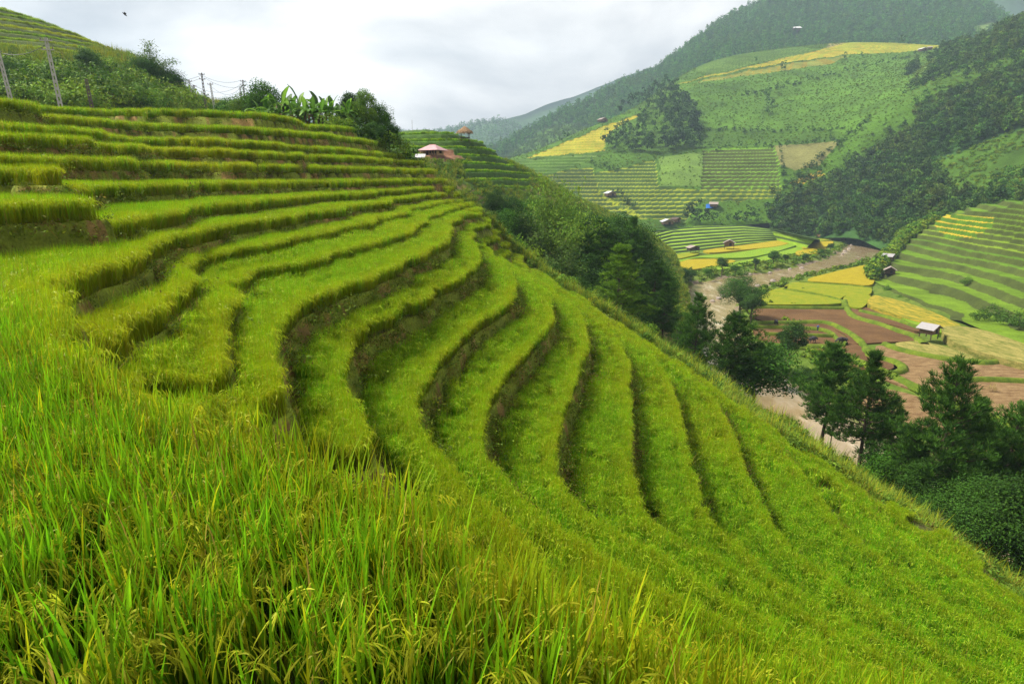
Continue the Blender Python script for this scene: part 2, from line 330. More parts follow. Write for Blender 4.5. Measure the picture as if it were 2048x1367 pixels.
# ---------------------------------------------------------------- rice plants
def blades(n, foot, h, w, segs, seed, col0, col1, lean=.25, hvar=.2, dry=.06, pan=0, pan_col=(.33, .36, .02), pan_len=.2, pan_w=0):
    """a tuft of n rice leaves (curved tapering strips) with pan drooping grain heads; returns V, F, C"""
    rg = np.random.default_rng(seed); V = []; F = []; C = []
    def strip(base, dirv, L, wd, bend, c0, c1, segs, tip=.05, facing=None):
        o = len(V); side = np.array([-dirv[1], dirv[0], 0.]) if facing is None else facing
        p = np.array(base, float); d = np.array([dirv[0] * dirv[2], dirv[1] * dirv[2], 1.]); d /= np.linalg.norm(d)
        for i in range(segs + 1):
            u = i / segs; ww = wd * (1 - u) ** .6 * (.55 + .45 * min(1, u * 3)) + .0006
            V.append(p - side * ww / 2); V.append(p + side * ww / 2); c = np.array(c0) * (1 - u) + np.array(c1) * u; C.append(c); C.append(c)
            d = d + np.array([dirv[0], dirv[1], -.35]) * bend * (u + .15) / segs * 3; d /= np.linalg.norm(d); p = p + d * L / segs
            if i < segs: q = o + 2 * i; F.append((q, q + 1, q + 3, q + 2))
    for i in range(n):
        q = rg.uniform(0, 6.283); rr = foot * math.sqrt(rg.uniform(0, 1)); b = (rr * math.cos(q), rr * math.sin(q), rg.uniform(0, .25) * h)
        a2 = rg.uniform(0, 6.283); ln = abs(rg.normal(0, lean)); L = h * rg.uniform(1 - hvar, 1 + hvar) - b[2] * .6
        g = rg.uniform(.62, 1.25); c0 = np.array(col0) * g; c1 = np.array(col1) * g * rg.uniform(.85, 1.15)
        if rg.uniform() < .22: c1 = np.array([.40, .40, .008]) * g
        if rg.uniform() < dry: c0 = np.array([.30, .22, .05]); c1 = np.array([.38, .24, .06])
        strip(b, (math.cos(a2), math.sin(a2), ln), L, w * rg.uniform(.7, 1.2), rg.uniform(.0, .28) * (1 + 2 * ln), c0, c1, segs)
    for i in range(pan):                                      # grain head: arching stalk of short side sprays
        q = rg.uniform(0, 6.283); rr = foot * math.sqrt(rg.uniform(0, 1)); a2 = rg.uniform(0, 6.283); d = np.array([math.cos(a2), math.sin(a2), 0])
        p = np.array([rr * math.cos(q), rr * math.sin(q), h * rg.uniform(.62, .86)]); v = np.array([d[0] * .5, d[1] * .5, 1.]); m = 6
        for k in range(m):
            v = v / np.linalg.norm(v); p2 = p + v * pan_len / m * 1.3
            for e in range(2 if segs > 3 else 1):
                s2 = rg.normal(0, 1, 3); s2 -= v * s2.dot(v); s2 /= np.linalg.norm(s2) + 1e-6; sd = v * .75 + s2 * .5 + np.array([0, 0, -.45]); sd /= np.linalg.norm(sd)
                L2 = pan_len * .42; sx = np.cross(sd, s2); sx /= np.linalg.norm(sx) + 1e-6; o = len(V); ww = pan_w or max(w * .16, .0026)
                for u, wq in ((0, .3), (.35, 1), (.75, 1), (1, .2)):
                    c = np.array(pan_col) * rg.uniform(.75, 1.25); pt = p + sd * L2 * u + np.array([0, 0, -.03]) * u * u
                    V.append(pt - sx * ww * wq); V.append(pt + sx * ww * wq); C.append(c); C.append(c)
                for k2 in range(3): F.append((o + 2 * k2, o + 2 * k2 + 1, o + 2 * k2 + 3, o + 2 * k2 + 2))
            p = p2; v = v + np.array([d[0] * .35, d[1] * .35, -.45])
    return np.array(V), np.array(F), np.array(C)
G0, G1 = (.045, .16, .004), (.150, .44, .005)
def proto(name, mat, *a, **k):
    V, F, C = blades(*a, **k); return mesh_np(name, V, F, mat, C)
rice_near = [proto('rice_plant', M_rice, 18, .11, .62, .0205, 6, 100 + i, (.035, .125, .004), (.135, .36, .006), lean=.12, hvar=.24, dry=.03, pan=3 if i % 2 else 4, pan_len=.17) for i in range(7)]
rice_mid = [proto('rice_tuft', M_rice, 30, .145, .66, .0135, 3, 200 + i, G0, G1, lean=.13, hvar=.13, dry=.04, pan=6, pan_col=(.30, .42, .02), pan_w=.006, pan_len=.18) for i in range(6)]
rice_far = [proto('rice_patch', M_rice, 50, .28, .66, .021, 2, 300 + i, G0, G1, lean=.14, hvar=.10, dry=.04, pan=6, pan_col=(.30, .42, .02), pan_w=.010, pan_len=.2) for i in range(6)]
def in_view(x, y, z, mx=260, my=200):
    px, py, d = proj(np.stack([x, y, z], -1)); return (d > .2) & (px > -mx) & (px < 2048 + mx) & (py > -my) & (py < 1367 + my)
FACE = dlr / GD                 # >0 where the wall below a terrace faces away from the path
def rice_points(r0, r1, dens, gap=.85, edge=None):
    A = R(124) / 2 * (r1 * r1 - r0 * r0); n = int(A * dens); a = RNG.uniform(R(-62), R(62), n); r = np.sqrt(RNG.uniform(r0 * r0, r1 * r1, n))
    x = r * np.sin(a); y = r * np.cos(a); z = sample(GZ, x, y); zo = sample_n(ZONE, x, y); s = sample(GS, x, y); k = sample_n(GK, x, y)
    dup = sample(DUP, x, y); h = np.where(k > 0, ZKa[np.clip(k - 1, 0, 20)] - ZKa[k], 0); ed, _ = seg_dist(EDGE, x, y)
    ok = (zo == 0) & sample_n(GIN, x, y) & (dup > .20 + .19 * h + gap * sstep(.05, .5, sample(FACE, x, y)) * (s > 9.2) * sstep(9, 13, np.hypot(x, y))) & ((sample(DLOW, x, y) > .03 + .003 * np.hypot(x, y)) if edge is None else ((sample(DLOW, x, y) > edge[0]) & (sample(DLOW, x, y) < edge[1]))) & (s > -.28) & (s < 20.01) & in_view(x, y, z) & (ed > .4)
    ok &= ~((s > 19.0) & (ed < .5))
    zr = np.abs(sample(GZ, x + .2, y) - z) + np.abs(sample(GZ, x, y + .2) - z); ok &= zr < .45
    return x[ok], y[ok], z[ok], s[ok], sample(DLOW, x, y)[ok]
def rice_tint(x, y, dl, s):
    t = .13 * sstep(11.5, 8., s) * sstep(9, 14, np.hypot(x, y)) + .30 * np.clip(fbm(x * .11, y * .11, 3, 77) - .42, 0, 1) * 2 + .32 * np.exp(-np.clip(dl, 0, 9) / .3); return np.clip(t + RNG.normal(0, .06, len(x)), 0, .8)  # exponential term paints a lit edge along the lip; the rest is ripeness
def rice_field(name, protos, r0, r1, dens, s0, label, edge=None):
    x, y, z, s, dl = rice_points(r0, r1, dens, edge=edge); print(name, len(x))
    o = scatter(name, np.stack([x, y, z - .02], -1), protos, sc=RNG.uniform(.94, 1.06, len(x)) * s0, tint=rice_tint(x, y, dl, s), tilt=.03)
    return tag(o, label, 'rice', kind='stuff')
# ================================================================ THE REST OF THE LAND
RIVER_Z = -36.6; VALLEY_Z = -35.4
def loft(rows, nu, nv, back=None, amp=0., asc=.02, seed=0, smooth=0):
    """surface through rows of sight lines (px, py, distance); smooth across the rows; returns grid of points (nv, nu, 3)"""
    Rr = []
    for r in rows:
        if isinstance(r, np.ndarray): Rr.append(r); continue
        r = np.array(sorted(r), float); px = np.linspace(r[0, 0], r[-1, 0], nu)
        yy, tt = np.interp(px, r[:, 0], r[:, 1]), np.interp(px, r[:, 0], r[:, 2])
        if smooth:
            kn = np.hanning(2 * smooth + 1); kn /= kn.sum(); yy, tt = (np.convolve(np.r_[2 * q[0] - q[smooth:0:-1], q, 2 * q[-1] - q[-2:-smooth - 2:-1]], kn, 'valid') for q in (yy, tt))
        Rr.append(at(px, yy, tt))
    for off in (back or []): Rr.append(Rr[-1] + np.array(off))
    Rr = np.array(Rr); n = len(Rr); q = np.linspace(0, n - 1, nv); out = np.empty((nv, nu, 3))
    for k, u in enumerate(q):
        i = min(int(u), n - 2); f = u - i; p0 = Rr[max(i - 1, 0)]; p1 = Rr[i]; p2 = Rr[i + 1]; p3 = Rr[min(i + 2, n - 1)]
        m1 = (p2 - p0) * .5; m2 = (p3 - p1) * .5
        out[k] = (2 * f**3 - 3 * f * f + 1) * p1 + (f**3 - 2 * f * f + f) * m1 + (-2 * f**3 + 3 * f * f) * p2 + (f**3 - f * f) * m2
    if amp: out[..., 2] += amp * (fbm(out[..., 0] * asc + 50, out[..., 1] * asc + 50, 5, seed) - .5) * 2
    return out
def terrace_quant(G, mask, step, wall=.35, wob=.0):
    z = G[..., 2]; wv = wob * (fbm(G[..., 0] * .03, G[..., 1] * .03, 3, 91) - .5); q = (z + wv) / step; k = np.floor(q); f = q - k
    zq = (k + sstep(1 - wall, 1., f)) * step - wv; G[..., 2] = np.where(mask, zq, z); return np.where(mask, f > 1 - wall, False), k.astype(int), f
C_RG = np.array([.13, .255, .014]); C_RY = np.array([.36, .29, .018]); C_OR = np.array([.46, .31, .018]); C_RISE = np.array([.035, .062, .012]); C_FOR = np.array([.03, .075, .014]); C_SCRUB = np.array([.058, .125, .008])
C_TAN = np.array([.24, .21, .075]); C_SOIL = np.array([.165, .088, .045]); C_PALE = np.array([.13, .20, .04]); C_BROWN = np.array([.13, .075, .035])
def land(name, G, C, label, mat=None):
    nv, nu = G.shape[:2]
    me = mesh_np(name, G.reshape(-1, 3), grid_faces(nu, nv), mat or M_hill, C.reshape(-1, 3))
    return tag(link(bpy.data.objects.new(name, me)), label, 'hillside', kind='structure')
def zcol(G, zones, base):
    px, py, _ = proj(G); C = np.empty(G.shape); C[:] = base; Zn = np.zeros(G.shape[:2], int)
    jx = (fbm(px * .03, py * .03, 3, 41) - .5) * 14; jy = (fbm(px * .03, py * .03, 3, 43) - .5) * 9
    for i, (poly, c, soft) in enumerate(zones):
        m = inside(poly, px + jx * soft, py + jy * soft); C[m] = c; Zn[m] = i + 1
    return C, Zn, px, py
# ---- base ground to the horizon
far = 9000.
gm = MB().add([(-far, -far, -44), (far, -far, -44), (far, far, -44), (-far, far, -44)], [(0, 1, 2, 3)]).obj('ground', plain('ground_green', (.06, .10, .03), .95, .01))
tag(gm, 'wide green ground reaching the horizon under the hills', 'ground', kind='structure')
# ---- valley floor
def valley_h(x, y): return VALLEY_Z + (fbm(x * .03, y * .03, 3, 61) - .5) * .7
vx, vy = np.meshgrid(np.linspace(-60, 520, 380), np.linspace(20, 560, 360))
vpx, vpy, _ = proj(np.stack([vx, vy, 0 * vx + VALLEY_Z], -1))
RIVER_PX = [(2400,1420),(2048,1195),(1900,1090),(1700,960),(1600,880),(1500,800),(1420,740),(1360,690),(1340,640),(1350,610),(1365,578),(1400,566),(1450,556),(1520,548),(1600,534),(1650,520),(1676,508),(1696,492),(1690,478),(1680,472),(1700,474),(1740,478),(1762,486),(1764,498),(1750,512),(1715,524),
            (1660,540),(1600,553),(1545,566),(1512,578),(1500,588),(1470,610),(1462,640),(1475,665),(1500,690),(1530,715),(1560,745),(1590,775),(1625,800),(1700,850),(1780,890),(1900,960),(2048,1060),(2400,1280)]
RIVER = np.array([on_z(p[0], p[1], RIVER_Z)[:2] for p in RIVER_PX])
rin = inside(RIVER, vx, vy); rd, _ = seg_dist(np.c_[np.r_[RIVER, RIVER[:1]], np.zeros(len(RIVER) + 1)], vx, vy)
vz = valley_h(vx, vy); bed = np.where(rin, -1.9, 0) * sstep(0, 3, rd); vz = np.where(rin, RIVER_Z - .15 - np.minimum(rd, 3) * .4, RIVER_Z + (vz - RIVER_Z) * sstep(0, 4.5, rd) + .1)
nv_ = fbm(vx * .12, vy * .12, 4, 8)[..., None]
VC = np.where(nv_ > .5, np.array([.075, .12, .012]), np.array([.10, .14, .016])); VC = np.where(((rd < 2.2) & ~rin)[..., None] & (nv_ > .46), np.array([.17, .13, .085]), VC); VC = np.where(rin[..., None], np.array([.16, .11, .06]), VC)
land('valley_floor', np.stack([vx, vy, vz], -1), VC, 'flat green valley floor along both banks of the brown river', M_land)
# ---- river: one sheet of muddy water
m, nt, out = newmat('muddy_water'); L = nt.links
tc = nd(nt, 'ShaderNodeTexCoord'); mp = nd(nt, 'ShaderNodeMapping'); mp.inputs['Rotation'].default_value = (0, 0, R(-32)); mp.inputs['Scale'].default_value = (.55, .16, 1); L.new(tc.outputs['Object'], mp.inputs[0])
wn = nd(nt, 'ShaderNodeTexNoise'); wn.inputs['Scale'].default_value = .55; wn.inputs['Detail'].default_value = 7; wn.inputs['Roughness'].default_value = .68; L.new(mp.outputs[0], wn.inputs['Vector'])
wn2 = nd(nt, 'ShaderNodeTexNoise'); wn2.inputs['Scale'].default_value = .02; wn2.inputs['Detail'].default_value = 3; L.new(tc.outputs['Object'], wn2.inputs['Vector'])
ad = nd(nt, 'ShaderNodeMath', operation='MULTIPLY_ADD'); ad.inputs[1].default_value = .5; L.new(wn2.outputs['Fac'], ad.inputs[0]); L.new(wn.outputs['Fac'], ad.inputs[2])
c = ramp(nt, ad.outputs[0], [(.58, (.20, .14, .066)), (.80, (.275, .205, .112)), (.90, (.38, .31, .21)), (.97, (.58, .53, .44))])
p = nd(nt, 'ShaderNodeBsdfPrincipled'); L.new(c, p.inputs['Base Color']); p.inputs['Roughness'].default_value = .12; p.inputs['Specular IOR Level'].default_value = .6
b = nd(nt, 'ShaderNodeBump'); b.inputs['Distance'].default_value = .2; b.inputs['Strength'].default_value = .5; L.new(wn.outputs['Fac'], b.inputs['Height']); L.new(b.outputs[0], p.inputs['Normal']); L.new(p.outputs[0], out.inputs[0])
rg_ = MB().add([(-60, 20, RIVER_Z), (520, 20, RIVER_Z), (520, 560, RIVER_Z), (-60, 560, RIVER_Z)], [(0, 1, 2, 3)]).obj('river', m)
tag(rg_, 'muddy brown river with pale ripples winding through the valley', 'river', kind='structure')

# ---- knoll with the two huts, its right flank running down to the fields
GC_ = loft([[(640,470,78),(850,440,84),(950,490,85),(1050,570,86),(1150,650,86),(1250,730,84),(1340,800,80),(1440,830,84)],
            [(640,340,105),(760,338,108),(860,330,112),(930,345,116),(990,385,120),(1060,430,125),(1150,500,126),(1230,560,122),(1320,640,118),(1400,690,118)],
            [(640,290,128),(790,285,126),(850,296,126),(910,300,128),(960,325,132),(1010,352,136),(1070,390,144),(1150,440,150),(1230,490,156),(1300,540,158),(1380,600,165)],
            [(640,262,150),(790,264,140),(850,260,137),(880,262,137),(912,270,138),(960,286,141),(1010,322,150),(1070,350,165),(1150,398,185),(1230,436,205),(1300,472,225),(1350,510,240)]],
           260, 170, back=[(0, 16, -2), (0, 36, -22), (0, 60, -55)], amp=.5, asc=.06, seed=4)
kpx, kpy, _ = proj(GC_)
mk = inside([(640,230),(640,345),(800,330),(915,310),(960,330),(1000,352),(1050,352),(960,280),(910,255)], kpx, kpy) | inside([(915,318),(1060,345),(1060,380),(930,362)], kpx, kpy)
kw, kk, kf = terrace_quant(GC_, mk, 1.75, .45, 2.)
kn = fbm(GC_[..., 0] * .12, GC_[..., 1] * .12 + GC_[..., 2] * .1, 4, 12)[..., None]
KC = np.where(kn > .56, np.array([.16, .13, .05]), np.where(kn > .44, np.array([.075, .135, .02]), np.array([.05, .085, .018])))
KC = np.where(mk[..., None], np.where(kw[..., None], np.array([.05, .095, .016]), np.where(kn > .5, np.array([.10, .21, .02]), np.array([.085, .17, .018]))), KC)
yard = inside([(836,300),(905,298),(930,318),(905,325),(850,318)], kpx, kpy); KC[yard] = (.17, .085, .05)
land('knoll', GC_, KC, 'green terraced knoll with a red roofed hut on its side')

# ---- hill across the river (terraced fields, scrub and a wood)
GE = loft([[(900,500,370),(980,480,375),(1200,472,395),(1350,458,410),(1550,446,420),(1640,428,430),(1740,405,440),(1900,380,430),(2120,340,420)],
           [(900,440,410),(960,415,425),(1040,392,440),(1200,372,455),(1300,355,462),(1400,345,468),(1500,338,468),(1600,322,462),(1700,290,455),(1800,240,450),(1900,200,440),(2120,140,430)],
           [(900,380,450),(960,358,480),(1040,344,490),(1200,312,508),(1300,290,525),(1400,272,535),(1500,258,535),(1600,240,525),(1700,222,510),(1800,190,490),(1900,150,470),(2120,80,440)],
           [(900,345,500),(960,332,520),(1040,318,545),(1120,286,570),(1200,252,595),(1280,226,622),(1340,178,645),(1420,150,655),(1500,142,660),(1600,135,660),(1700,132,655),(1800,130,640),(1900,118,600),(2120,60,540)],
           [(900,345,520),(960,330,540),(1040,316,560),(1120,283,586),(1200,247,612),(1280,216,650),(1340,162,700),(1420,118,740),(1500,106,765),(1600,93,780),(1700,85,780),(1800,86,760),(1900,94,700),(2120,50,620)]],
          420, 620, back=[(10, 30, -4), (20, 60, -30), (30, 120, -110)], smooth=34)
# yellow and green terraced fields traced as land parcels: outline, colour of the crop, colour between, step
E_FIELDS = [([(1040,321),(1130,284),(1215,250),(1284,226),(1272,236),(1236,252),(1210,275),(1210,300),(1160,306),(1050,316)], C_OR * .85, np.array([.20, .22, .015]), 2.7),
  ([(1030,322),(1150,310),(1215,306),(1140,334),(1090,352)], C_PALE * .95, C_SCRUB * .8, 2.7),
  ([(1090,352),(1140,338),(1185,335),(1190,350),(1200,385),(1230,400),(1300,440),(1210,420)], np.array([.25, .26, .014]), C_RISE * 1.2, 2.7),
  ([(1190,345),(1250,335),(1310,318),(1320,372),(1395,380),(1560,370),(1560,395),(1480,402),(1400,400),(1370,445),(1260,430),(1195,385)], np.array([.25, .28, .013]), C_RISE * 1.5, 2.7),
  ([(1405,300),(1548,292),(1560,330),(1560,372),(1400,378)], C_RG * 1.05, np.array([.055, .07, .014]), 2.7),
  ([(1395,120),(1500,106),(1600,95),(1640,100),(1500,130),(1420,150),(1390,140)], C_PALE * .8, C_SCRUB * .7, 2.7),
  ([(1340,172),(1420,150),(1520,128),(1640,98),(1700,84),(1800,84),(1900,92),(1800,104),(1700,108),(1560,128),(1480,140),(1400,158)], C_OR * .8, np.array([.20, .22, .015]), 2.7),
  ([(1350,182),(1420,156),(1560,130),(1700,110),(1660,128),(1500,150),(1400,165)], C_PALE, C_RY * .55, 2.7),
  ([(1580,365),(1640,340),(1650,350),(1600,372)], C_OR * .9, C_RISE, 2.7)]
E_ZONES = [([(1340,170),(1700,110),(1900,90),(1900,480),(1350,470),(1395,300)], C_SCRUB, .6),
  ([(1395,270),(1420,255),(1700,265),(1680,300),(1560,285),(1400,298)], C_SCRUB * .75, .6),
  ([(1318,315),(1405,303),(1412,372),(1320,372)], np.array([.095, .16, .022]), .25), ([(1548,292),(1680,282),(1640,330),(1590,340),(1560,330)], np.array([.155, .15, .045]), .5),
  ([(1620,420),(1900,380),(1900,520),(1600,480)], C_FOR, .5), ([(1660,85),(1720,82),(1740,92),(1650,100)], C_TAN, .3)]
EC, EZ, epx, epy = zcol(GE, E_ZONES, C_SCRUB * .8)
EC *= (.65 + .7 * fbm(GE[..., 0] * .03, GE[..., 1] * .03, 5, 71))[..., None]
for poly, ca, cb, st in E_FIELDS:
    mz = inside(poly, epx + (fbm(epx * .05, epy * .05, 2, 3) - .5) * 8, epy + (fbm(epx * .05, epy * .05, 2, 5) - .5) * 5); wl, kk, f_ = terrace_quant(GE, mz, st, .34, .12)
    hv = ((kk * 7919 + 13) % 11 / 11.)[..., None] * .35 + .8; EC = np.where(mz[..., None], np.where(wl[..., None], cb, ca * hv), EC)
land('far_hillside', GE, EC, 'hillside across the river with yellow and green terraced fields')

# ---- wooded slope on the right bank
GF = loft([[(1540,492,400),(1640,476,385),(1720,480,352),(1770,494,330),(1800,480,318),(1900,446,300),(2048,425,262),(2300,380,230),(2900,300,190)],
           [(1540,450,425),(1620,400,435),(1700,380,420),(1800,370,390),(1900,350,360),(2048,330,320),(2300,300,280),(2900,200,230)],
           [(1540,420,440),(1600,365,462),(1690,285,492),(1760,240,500),(1850,200,470),(1950,190,430),(2048,185,400),(2300,150,350),(2900,20,280)],
           [(1540,400,450),(1592,358,470),(1680,272,505),(1740,222,530),(1820,150,570),(1890,105,590),(1960,88,560),(2048,48,520),(2300,-60,470),(2900,-300,380)]],
          400, 220, back=[(25, 20, -3), (70, 40, -40), (120, 60, -110)], amp=2.5, asc=.03, seed=8)
FC, FZ, fpx, fpy = zcol(GF, [([(1570,380),(1680,268),(1760,195),(1840,135),(1880,112),(1860,150),(1780,225),(1730,280),(1680,330),(1640,352)], C_PALE, .6),
   ([(1640,345),(1700,290),(1720,300),(1680,345)], C_TAN * .8, .5),
   ([(1850,330),(2048,255),(2300,240),(2300,460),(2048,420),(1900,400)], C_SCRUB * .8, .8), ([(2010,310),(2060,300),(2060,325),(1960,350)], C_SCRUB * .7, .6), ([(1632,452),(1643,450),(1641,474),(1631,473)], C_BROWN, .3)], C_FOR)
FC *= (.6 + .8 * fbm(GF[..., 0] * .04, GF[..., 1] * .04, 5, 75))[..., None]
land('wooded_slope', GF, FC, 'steep dark green slope on the right of the valley')

# ---- terraces on the right bank above the huts
GG = loft([[(1735,545,226),(1760,566,212),(1790,590,194),(1850,612,174),(1900,634,160),(1960,660,146),(2048,700,126),(2300,800,104),(2800,1000,80)],
           [(1760,520,246),(1800,525,236),(1850,545,216),(1900,560,202),(1960,582,182),(2048,610,160),(2300,690,130),(2800,850,95)],
           [(1790,492,270),(1840,486,262),(1900,486,246),(1960,490,226),(2048,505,202),(2300,560,160),(2800,680,110)],
           [(1800,470,292),(1860,446,284),(1920,430,262),(1985,424,240),(2048,410,218),(2300,385,180),(2800,340,130)]],
          460, 320, back=[(10, 10, 1.5), (30, 20, 2), (60, 40, -20)], amp=.9, asc=.035, seed=15)
gpx, gpy, _ = proj(GG)
gm_ = ~inside([(1700,420),(1880,420),(1870,440),(1810,480),(1740,560)], gpx, gpy)
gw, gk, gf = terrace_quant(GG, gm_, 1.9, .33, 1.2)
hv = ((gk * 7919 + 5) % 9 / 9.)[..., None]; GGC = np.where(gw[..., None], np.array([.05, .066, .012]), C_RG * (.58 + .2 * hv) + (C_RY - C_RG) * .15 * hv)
GGC = np.where(gm_[..., None], GGC, C_SCRUB)
yl = inside([(1870,428),(1990,428),(1985,450),(1940,475),(1890,470),(1870,450)], gpx, gpy); GGC = np.where((yl & ~gw)[..., None], C_OR * .9, GGC); GGC = np.where((yl & gw)[..., None], C_SCRUB, GGC)
gn = fbm(GG[..., 0] * .15, GG[..., 1] * .15, 4, 23); GGC *= (.75 + .5 * gn)[..., None]
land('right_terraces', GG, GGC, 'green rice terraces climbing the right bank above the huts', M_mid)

# ---- forested mountain behind
GH = loft([[(940,345,760),(1040,335,760),(1180,300,760),(1300,240,780),(1400,170,820),(1500,140,840),(1700,120,850),(1900,125,820),(2048,120,760),(2400,120,700)],
           [(940,325,900),(1000,322,920),(1100,290,940),(1180,255,960),(1280,205,960),(1400,120,960),(1500,85,980),(1700,50,1000),(1900,50,960),(2048,70,900),(2400,60,860)],
           [(940,308,1000),(1000,296,1040),(1060,268,1060),(1120,228,1080),(1160,214,1090),(1230,178,1100),(1310,146,1110),(1360,110,1120),(1400,82,1130),(1460,40,1150),(1530,4,1180),(1600,-50,1240),(1720,-95,1280),(1820,-70,1250),(1900,-30,1200),(1970,10,1140),(2010,48,1090),(2048,58,1060),(2400,40,1000)]],
          300, 160, back=[(30, 80, -5), (60, 180, -90), (90, 300, -260)], amp=6, asc=.008, seed=18)
HC, HZ, hpx, hpy = zcol(GH, [([(930,350),(1000,322),(1075,268),(1130,250),(1210,262),(1200,300),(1120,330)], C_SCRUB * .9, .6), ([(1000,330),(1060,305),(1110,305),(1060,330)], C_PALE * .8, .5), ([(1940,55),(1990,45),(2000,62),(1950,70)], C_PALE, .3), ([(1380,140),(1330,160),(1310,190),(1380,185)], C_SCRUB, .6), ([(1960,70),(2048,72),(2048,90),(1960,88)], C_RY * .7, .5)], C_FOR)
land('forested_mountain', GH, HC, 'tall hazy mountain covered with forest')
GI = loft([[(200,300,1500),(700,310,1500),(900,310,1500),(1060,330,1450),(1300,300,1500)],
           [(200,240,1900),(450,232,1900),(700,262,1850),(860,282,1800),(940,270,1750),(1000,266,1750),(1060,280,1700),(1300,200,1800)],
           [(200,214,2100),(380,212,2100),(450,216,2100),(520,224,2100),(700,256,2050),(800,268,2000),(880,266,2000),(930,256,1950),(985,246,1950),(1010,246,1950),(1050,262,1950),(1080,262,2000),(1300,190,2100)]],
          160, 60, back=[(0, 150, -20), (0, 250, -250)], amp=7, asc=.006, seed=28)
land('distant_ridge', GI, np.zeros(GI.shape) + C_FOR, 'low blue distant ridge at the end of the valley')
GJ = loft([[(960,330,1950),(1200,330,1950),(1600,200,1950),(2100,150,1950),(2500,150,1950)], [(960,268,2100),(1045,250,2100),(1100,226,2150),(1145,212,2200),(1250,170,2200),(1700,40,2250),(1960,-10,2250),(2020,-6,2250),(2060,18,2250),(2500,10,2250)]],
          120, 40, back=[(0, 40, -20), (0, 100, -500)], amp=9, asc=.004, seed=38)
land('distant_mountain', GJ, np.zeros(GJ.shape) + C_FOR, 'pale blue mountain farthest away')

# ---- upper hill on the left behind the poles
GB = loft([[(-400,262,66),(-100,248,68),(0,240,70),(150,236,72),(300,230,80),(390,226,104),(450,224,120),(520,235,120)],
           [(-400,190,78),(-100,175,82),(0,168,84),(150,170,88),(260,178,94),(340,196,108),(390,212,126),(450,218,136),(520,226,140)],
           [(-400,115,92),(-100,108,98),(0,106,100),(100,108,104),(200,112,112),(275,124,120),(320,150,132),(370,190,148),(430,216,158),(520,226,160)],
           [(-400,-20,120),(-100,2,124),(0,20,126),(80,44,128),(150,72,131),(200,93,134),(250,120,138),(290,140,144),(340,176,154),(390,206,164),(450,217,170),(520,226,172)]],
          300, 330, back=[(-12, 22, 0), (-30, 50, -14), (-40, 90, -60)], amp=.35, asc=.05, seed=44)
bpx, bpy_, _ = proj(GB); mb = inside([(-500,150),(0,102),(130,118),(200,100),(288,128),(300,140),(60,-60),(-500,-200)], bpx, bpy_)
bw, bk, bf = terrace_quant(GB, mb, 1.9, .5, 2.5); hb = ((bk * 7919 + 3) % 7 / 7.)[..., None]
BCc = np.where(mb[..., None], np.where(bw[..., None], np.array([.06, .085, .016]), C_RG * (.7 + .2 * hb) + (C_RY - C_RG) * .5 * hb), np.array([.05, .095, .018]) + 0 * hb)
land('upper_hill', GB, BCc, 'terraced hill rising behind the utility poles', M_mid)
def front(G, fr): m = np.zeros(G.shape[:2], bool); m[:int(G.shape[0] * fr)] = True; return m
def grid_lookup(G, fr):
    """nearest grid point in the picture for a sight line, on the side of the hill that can be seen"""
    G = G[:int(G.shape[0] * fr)]; px, py, d = proj(G); px = px.ravel(); py = py.ravel(); P = G.reshape(-1, 3)
    def f(x, y): return P[np.argmin((px - x) ** 2 + (py - y) ** 2)]
    return f
E_at, F_at, G_at, C_at, B_at, H_at = (grid_lookup(g, f) for g, f in ((GE, .58), (GF, .52), (GG, .52), (GC_, .52), (GB, .52), (GH, .42)))

# ---- fields on the valley floor: parcels raised by the height of their crop, parted by grassy bunds
def parcel(name, px, z0, h, mat, label, cat='field', soft=True, grp=None):
    P = np.array([on_z(p[0], p[1], z0 + h)[:2] for p in px]); n = len(P)
    if soft:                                            # Chaikin rounding of the traced outline
        for _ in range(2):
            Q = np.roll(P, -1, 0); P = np.stack([.8 * P + .2 * Q, .2 * P + .8 * Q], 1).reshape(-1, 2)
        n = len(P)
    bm_ = MB(); V = [(x, y, z0 + h) for x, y in P] + [(x, y, z0 - 1.2) for x, y in P]
    bm_.add(V, [tuple(range(n))] + [(i, n + i, n + (i + 1) % n, (i + 1) % n) for i in range(n)])
    o = bm_.obj(name, mat); tag(o, label, cat, grp, 'structure'); return o
def cropmat(name, a, b, scale=.35, bump=.25, fine=5., stretch=None):
    m, nt, out = newmat(name); L = nt.links; n = noise(nt, scale, 5, .62); n2 = noise(nt, fine, 4, .75)
    if stretch:
        tc = nd(nt, 'ShaderNodeTexCoord'); mp = nd(nt, 'ShaderNodeMapping'); mp.inputs['Rotation'].default_value = (0, 0, stretch[0]); mp.inputs['Scale'].default_value = (stretch[1], stretch[2], 1); L.new(tc.outputs['Object'], mp.inputs[0])
        q = nd(nt, 'ShaderNodeTexNoise'); q.inputs['Scale'].default_value = 1.; q.inputs['Detail'].default_value = 5; q.inputs['Roughness'].default_value = .7; L.new(mp.outputs[0], q.inputs['Vector']); n = q.outputs['Fac']
    c = ramp(nt, n, [(.36, a), (.62, b)]); v = ramp(nt, n2, [(.25, (.62,) * 3), (.75, (1.3,) * 3)]); c = mixc(nt, 1., c, v, 'MULTIPLY')
    p = nd(nt, 'ShaderNodeBsdfPrincipled'); L.new(c, p.inputs['Base Color']); p.inputs['Roughness'].default_value = .9; p.inputs['Specular IOR Level'].default_value = .1
    b_ = nd(nt, 'ShaderNodeBump'); b_.inputs['Distance'].default_value = bump; L.new(n2, b_.inputs['Height']); L.new(b_.outputs[0], p.inputs['Normal']); L.new(p.outputs[0], out.inputs[0]); return m
